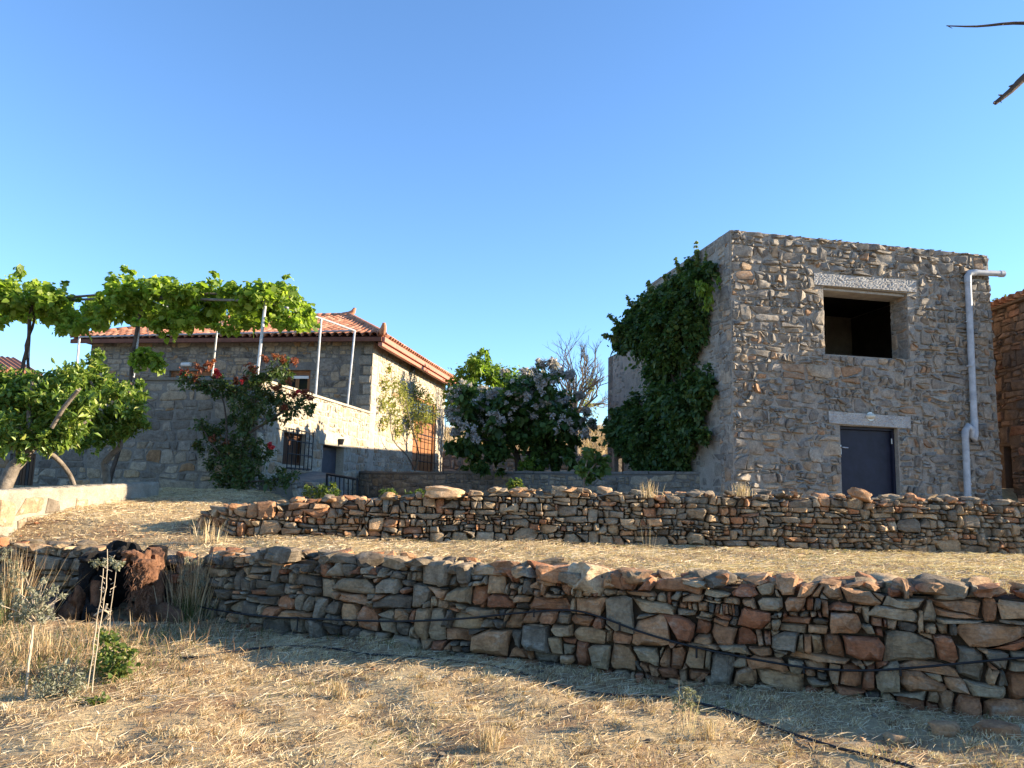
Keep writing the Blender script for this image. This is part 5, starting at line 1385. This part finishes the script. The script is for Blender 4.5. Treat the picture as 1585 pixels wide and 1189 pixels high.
n = len(Q); ln_ = np.c_[np.cos(an)*rr*12, np.sin(an)*rr*12, np.zeros(n)] + np.c_[rng.normal(.5,.6,n), rng.normal(.1,.5,n), np.zeros(n)]
grass('dry_tufts', Q, (.03+.07*rng.random(n))*hl, ln_, .003+.003*rng.random(n), cl(rng.normal(.55,.15,n)+tt), M_straw)
# cut straw lying on the ground, mostly one way
P = ground_pts(62000, -6.5, 6, 3.2, 10, 'front'); pt = patch(P[:,0], P[:,1], 1.1, .7); P = P[rng.random(len(P)) < .35+.6*(pt > -.1)]; n = len(P); a = rng.normal(.5, .7, n)
P[:,2] += .01+.03*rng.random(n)
grass('cut_straw', P, .04+.19*rng.random(n)**2.2, np.c_[np.cos(a)*9, np.sin(a)*9, np.zeros(n)], .0017+.0024*rng.random(n), cl(rng.normal(.62,.24,n)), M_straw, .12)
P = ground_pts(30000, -6.5, 6, 3.2, 10, 'front'); pt = patch(P[:,0], P[:,1], .8, 2.2); yl = np.interp(P[:,0], lx, ly)
P = P[((pt > .42) & (rng.random(len(P)) < .5)) | ((yl-P[:,1] < .30) & (rng.random(len(P)) < .55) & (patch(P[:,0], P[:,1], .7, 4) > -.1))]; n = len(P)
grass('green_grass', P, .04+.08*rng.random(n), np.c_[rng.normal(0,.6,n), rng.normal(0,.6,n), np.zeros(n)], .003+.003*rng.random(n), cl(rng.normal(.5,.25,n)), M_green)
# the terrace between the two walls
P = ground_pts(170000, -9, 8.5, 6.0, 16.8, 'terrace'); n = len(P)
P = P[(P[:,1] < 12) | (P[:,0] < -4.3)]; n = len(P)
k = rng.random(n) < .42; a = rng.normal(.2, 1.3, n)
A = P[k]; m_ = len(A)
grass('terrace_stubble', A, .025+.05*rng.random(m_), np.c_[rng.normal(0,.7,m_), rng.normal(0,.7,m_), np.zeros(m_)], .005+.004*rng.random(m_), cl(rng.normal(.60,.2,m_)), M_straw)
B = P[~k]; m_ = len(B); B[:,2] += .01+.03*rng.random(m_); a = a[~k]
grass('terrace_straw', B, .05+.20*rng.random(m_)**2, np.c_[np.cos(a)*8, np.sin(a)*8, np.zeros(m_)], .003+.003*rng.random(m_), cl(rng.normal(.62,.24,m_)), M_straw, .12)
P = ground_pts(15000, -8, 8, 6.2, 11.6, 'terrace'); P = P[patch(P[:,0], P[:,1], .9, 1) > .5]; m_ = len(P)
grass('green_grass', P, .04+.07*rng.random(m_), np.c_[rng.normal(0,.6,m_), rng.normal(0,.6,m_), np.zeros(m_)], .004+.003*rng.random(m_), cl(rng.normal(.6,.25,m_)), M_green)
# rough dark weeds on the bank by the stump
x = rng.normal(-4.0, .7, 5000); y = rng.uniform(6.1, 9.0, 5000); k = (y < np.interp(x, lx, ly)-.05) & (x < -2.9+.6*rng.random(5000)) & (patch(x, y, 1.4, 3) > -.35) & (np.hypot((x-ST.x-.05)/.95, (y-8.75)/.75) > 1); x = x[k]; y = y[k]; m_ = len(x)
grass('bank_weeds', np.c_[x, y, gz(x, y)], .04+.14*rng.random(m_)**1.7, np.c_[rng.normal(0,.5,m_), rng.normal(0,.5,m_), np.zeros(m_)], .003+.004*rng.random(m_), cl(rng.normal(.3,.22,m_)), M_green)
x = rng.normal(-4.0, .8, 3000); y = rng.uniform(6.1, 9.0, 3000); k = (y < np.interp(x, lx, ly)-.05) & (np.hypot((x-ST.x-.05)/.95, (y-8.75)/.75) > 1); x = x[k]; y = y[k]; m_ = len(x)
grass('bank_straw', np.c_[x, y, gz(x, y)], .08+.25*rng.random(m_)**1.5, np.c_[rng.normal(0,.5,m_), rng.normal(0,.5,m_), np.zeros(m_)], .003+.003*rng.random(m_), cl(rng.normal(.3,.15,m_)), M_straw)
# hill of tall dry grass beyond the garden
x = rng.uniform(-9, 10, 26000); y = rng.uniform(33, 47, 26000); m_ = len(x)
grass('hill_grass', np.c_[x, y, gz(x, y)], .25+.45*rng.random(m_), np.c_[rng.normal(0,.4,m_), rng.normal(0,.4,m_), np.zeros(m_)], .02+.02*rng.random(m_), cl(rng.normal(.5,.2,m_)), M_straw)

# pebbles and clods scattered on the ground
V = []; Fc = []; T = []
protos = [rock_mesh('pebble', (1,.8,.55), None, 40+k, 1, (.5,1,0), .4) for k in range(5)]
for k in range(750):
    if k < 420:
        x = U(-6, 5.5); y = U(3.6, 9.2); yl = float(np.interp(x, lx, ly))
        if k % 3 == 0: y = yl - abs(random.gauss(0, .25)) - .05
        if y > yl-.03: continue
    else:
        x = U(-7, 7); y = float(np.interp(x, mx, my)) - abs(random.gauss(0, .5)) - .04
    s = .015+.05*random.random()**3; R = Matrix.Rotation(U(0,6.28), 3, 'Z') @ Matrix.Rotation(U(-.5,.5), 3, 'X')
    c = Vector((x, y, float(gz(x, y)) + s*.18)); b0 = len(V); me = protos[k % 5]
    V += [c + R @ (v.co*s) for v in me.vertices]; Fc += [[i+b0 for i in f.vertices] for f in me.polygons]; T += [(random.random(), U(.7,1.2), 0)]*len(me.vertices)
for me in protos: bpy.data.meshes.remove(me)
o = obj('pebbles', mesh_np('pebbles', V, Fc, M_dry, np.array(T), True, 35)); o['kind'] = 'stuff'

# ------------------------------------------------------------------ single dry plants in the foreground
random.seed(81)
M_stalk = paint_mat('pale_dry_stalk', (.40,.33,.24), .8, 0, .25, .1)
M_thist = leaf_mat('grey_green_leaf', [(0,(.18,.18,.12)),(.6,(.30,.30,.22)),(1,(.42,.40,.30))], .3, .7, 1.0)
def gpt(px, py):
    p = hitz(px, py, .02); p.z = float(gz(p.x, p.y)); return p
def stalk(parent, pts, D, r0, r1, name='stem'):
    b_ = gpt(*pts[0]); dd = b_.y if D is None else D
    P = bend([b_] + [at(x, y, dd) for x, y in pts[1:]], 3, .004)
    mb = MB(); mb.tube(P, [r0+(r1-r0)*i/(len(P)-1) for i in range(len(P))], 6); mb.build(name, M_stalk, parent, 60); return dd
t = thing('dry_thistle', 'pale spindly dry thistle with a branching head, left of the burnt stump', 'plant', gpt(39,1085))
dd = stalk(t, [(39,1085),(43,1040),(48,1000),(52,968)], None, .009, .006)
stalk(t, [(39,1085),(43,1040),(48,1000),(52,968)], None, .009, .006)
mb = MB(); 
heads = []
for k in range(26):
    a = U(.2, 2.95); r = U(25, 62); ex, ey = 52+math.cos(a)*r*.9, 965-math.sin(a)*r*1.25
    p, q = at(52+U(-1,3), 966-U(0,30)*(1 if abs(math.cos(a)) < .7 else .3), dd), at(ex, ey, dd+U(-.22,.22))
    m_ = p.lerp(q, .5) + Vector((0,0,.02)); mb.tube([p, m_, q], [.004,.003,.0018], 4, cap=False); heads.append((ex, ey)); heads.append(((ex+52)/2, (ey+966)/2))
mb.build('twigs', M_stalk, t, 60)
foliage(t, 'leaves', [(x, y, 5) for x, y in heads], dd, .03, M_thist, dens=1.6, aspect=.4, dz=.15)
t = thing('dry_stalks', 'three tall bare pale stalks tied together in front of the burnt stump', 'plant', gpt(140,1080))
for pts in ([(134,1075),(143,1015),(150,960),(156,920),(160,880)], [(141,1080),(150,1000),(160,940),(166,895),(166,850)], [(160,1020),(168,980),(172,940),(178,900),(181,868)]):
    dd = stalk(t, pts, None if pts[0][1] > 1030 else 6.9, .005, .003)
mb = MB()
for k in range(46):
    y0 = U(862,1000); x0 = 160+(920-y0)*.12 if k % 2 else 172+(900-y0)*.1
    p = at(x0, y0, 6.75); q = at(x0+U(-9,9), y0-U(1,6), 6.75+U(-.04,.04)); mb.tube([p, q], [.004,.002], 4, cap=False)
mb.build('thorns', M_stalk, t, 60)['kind'] = 'stuff'
mb = MB(); mb.tube(bend([at(146,953,6.7), at(155,947,6.65), at(162,945,6.6), at(168,950,6.65), at(163,958,6.7)], 3), .008, 5); mb.tube([at(162,945,6.62), at(166,935,6.6)], .008, 5); mb.build('tie', M_stalk, t, 60)
foliage(t, 'leaves', [(150,872,6),(165,870,6),(180,876,6),(172,868,5),(186,872,5),(142,872,4)], 6.8, .035, M_thist, dens=2.4, aspect=.5, dz=.12)
bb = gpt(172,1058)
herb('bramble_bush', 'small green bramble growing at the foot of the three bare stalks', bb, [(165,1000,14),(180,1010,16),(160,1025,17),(178,1035,19),(195,1030,13),(170,1050,16),(190,1050,12),(172,985,10),(205,1010,5),(160,985,8)], bb.y, .05, M_weed, .85, .75, tint=(.2,1), sub=.7)
bb = gpt(95,1085)
herb('dry_bush', 'low half dry olive green bush between the grey thistle and the bramble', bb, [(70,1060,16),(90,1055,18),(110,1060,16),(85,1078,18),(105,1080,14),(65,1080,12),(120,1045,9),(98,1035,9),(80,1038,8)], bb.y, .035, M_thist, 1.0, .4, sub=.7, tint=(0,.7))
bb = gpt(132,1098)
herb('ground_weed', 'flat bright green weed on the sunlit grass below the bramble', bb, [(120,1092,9),(135,1095,10),(148,1088,8),(160,1083,7)], bb.y, .045, M_weed, 2.6, .6)
def tuft(name, label, px, py, ptsN, h, w, D=None, col=(.45,.15), spread=.10, heads=True, green=0):
    b_ = gpt(px, py) if D is None else Vector((at(px, py, D)))
    o = thing(name, label, 'grass tuft', b_)
    n = ptsN; r_ = np.abs(rng.normal(0, spread, n)); a_ = rng.uniform(0, 6.283, n)
    P = np.c_[r_*np.cos(a_), r_*np.sin(a_)*.6, np.zeros(n)]
    g_ = grass('blades', P, h*(.5+.6*rng.random(n)), np.c_[np.cos(a_)*r_*1.1+rng.normal(0,.12,n), rng.normal(0,.12,n), np.zeros(n)], w*(.7+.6*rng.random(n)), cl(rng.normal(col[0], col[1], n)), M_straw, .15)
    g_.parent = o; del g_['kind']
    if green:
        n = green; a_ = rng.uniform(0, 6.283, n)
        P = np.c_[np.abs(rng.normal(0,spread,n))*np.cos(a_), np.abs(rng.normal(0,spread,n))*np.sin(a_), np.zeros(n)]
        g_ = grass('green_blades', P, h*.55*(.5+.6*rng.random(n)), np.c_[rng.normal(0,.3,n), rng.normal(0,.3,n), np.zeros(n)], np.full(n, w), cl(rng.normal(.3,.2,n)), M_green, .3); g_.parent = o; del g_['kind']
    if heads:
        C_, O_ = [], []
        for k in range(26):
            C_.append((px+U(-20,20), py-U(.45,.95)*h*F/(b_.y), 4))
        foliage(o, 'seed_heads', C_, b_.y, .035, M_thist, dens=1.5, aspect=.3, hang=.5, dz=.1)
    return o
tuft('tall_grass', 'tall dry seeding grass right of the burnt stump, against the nearest wall', 296, 968, 330, .85, .006, None, (.5,.18), .13, True, 320)
tuft('tall_grass', 'tall dry grass at the left edge, in front of the wall beside the grey thistle', 12, 962, 240, .85, .005, 8.6, (.45,.2), .22, True, 260)
tuft('tall_grass', 'short pale grass clump at the foot of the black pipe near the stump', 62, 1030, 160, .35, .005, None, (.55,.15), .1, False)
tuft('grass_tuft', 'golden grass tuft standing up in the sunlit foreground, nearest the bottom centre', 755, 1165, 120, .20, .004, None, (.58,.1), .045, False)
tuft('grass_tuft', 'sunlit golden tuft just above the middle of the foreground, left of the hose', 524, 1085, 110, .16, .004, None, (.55,.1), .04, False)
tuft('grass_tuft', 'golden tuft at the sunlit edge by the ground hose, right of centre', 1096, 1145, 90, .15, .004, None, (.55,.1), .04, False)
tuft('oat_grass', 'dry wild oat stalks with drooping heads by the ground hose', 1060, 1140, 26, .36, .0035, None, (.7,.1), .05, True)
tuft('oat_grass', 'tall thin dry stalk leaning in front of the upper dry wall', 1005, 900, 8, .75, .004, 9.0, (.7,.1), .05, False)
tuft('oat_grass', 'straw coloured grass on top of the upper dry wall, left of the tower corner', 1003, 770, 60, .28, .007, 10.9, (.65,.1), .10, False)
tuft('oat_grass', 'dry grass clump on top of the upper dry wall, below the tower corner', 1148, 768, 90, .22, .006, 11.0, (.6,.1), .08, False)
tuft('oat_grass', 'dry stalks at the left end of the upper dry wall', 318, 840, 60, .35, .007, 10.3, (.55,.15), .12, False)

# ------------------------------------------------------------------ bare tree standing outside the frame on the right: two of its branches reach in
random.seed(91)
ov = thing('overhanging_tree', 'bare dark branches of a tree reaching in at the top right corner', 'tree', (6.3, 4.4, 0))
tb = Vector((6.3, 4.4, -.1))
limb(ov, [tb, Vector((6.4,4.4,1.5)), Vector((6.3,4.5,3.2)), Vector((6.5,4.6,4.4))], .15, .07, M_bark2, 'trunk')
J = Vector((6.3,4.5,3.2)); J2 = Vector((6.45,4.58,4.1))
D_ = 4.8
limb(ov, [J, at(1800,20,D_)+Vector((0,0,-.1)), at(1660,62,D_), at(1590,116,D_), at(1565,140,D_), at(1540,160,D_)], .05, .013, M_bark2, 'branch', 7)
limb(ov, [J2, at(1850,30,D_), at(1700,45,D_), at(1620,38,D_), at(1568,36,D_), at(1512,41,D_), at(1465,40,D_)], .03, .0035, M_bark2, 'branch', 6)
mb = MB()
for px, py, dx, dy, r in ((1568,132,-6,2,.008),(1552,148,-6,-1,.008),(1546,152,4,7,.004),(1540,158,-2,2,.009),(1468,41,6,3,.003),(1556,37,-5,2,.004)):
    mb.tube([at(px,py,D_), at(px+dx,py+dy,D_-.02)], [r,r*.6], 5)
mb.build('buds', M_bark2, ov, 60)
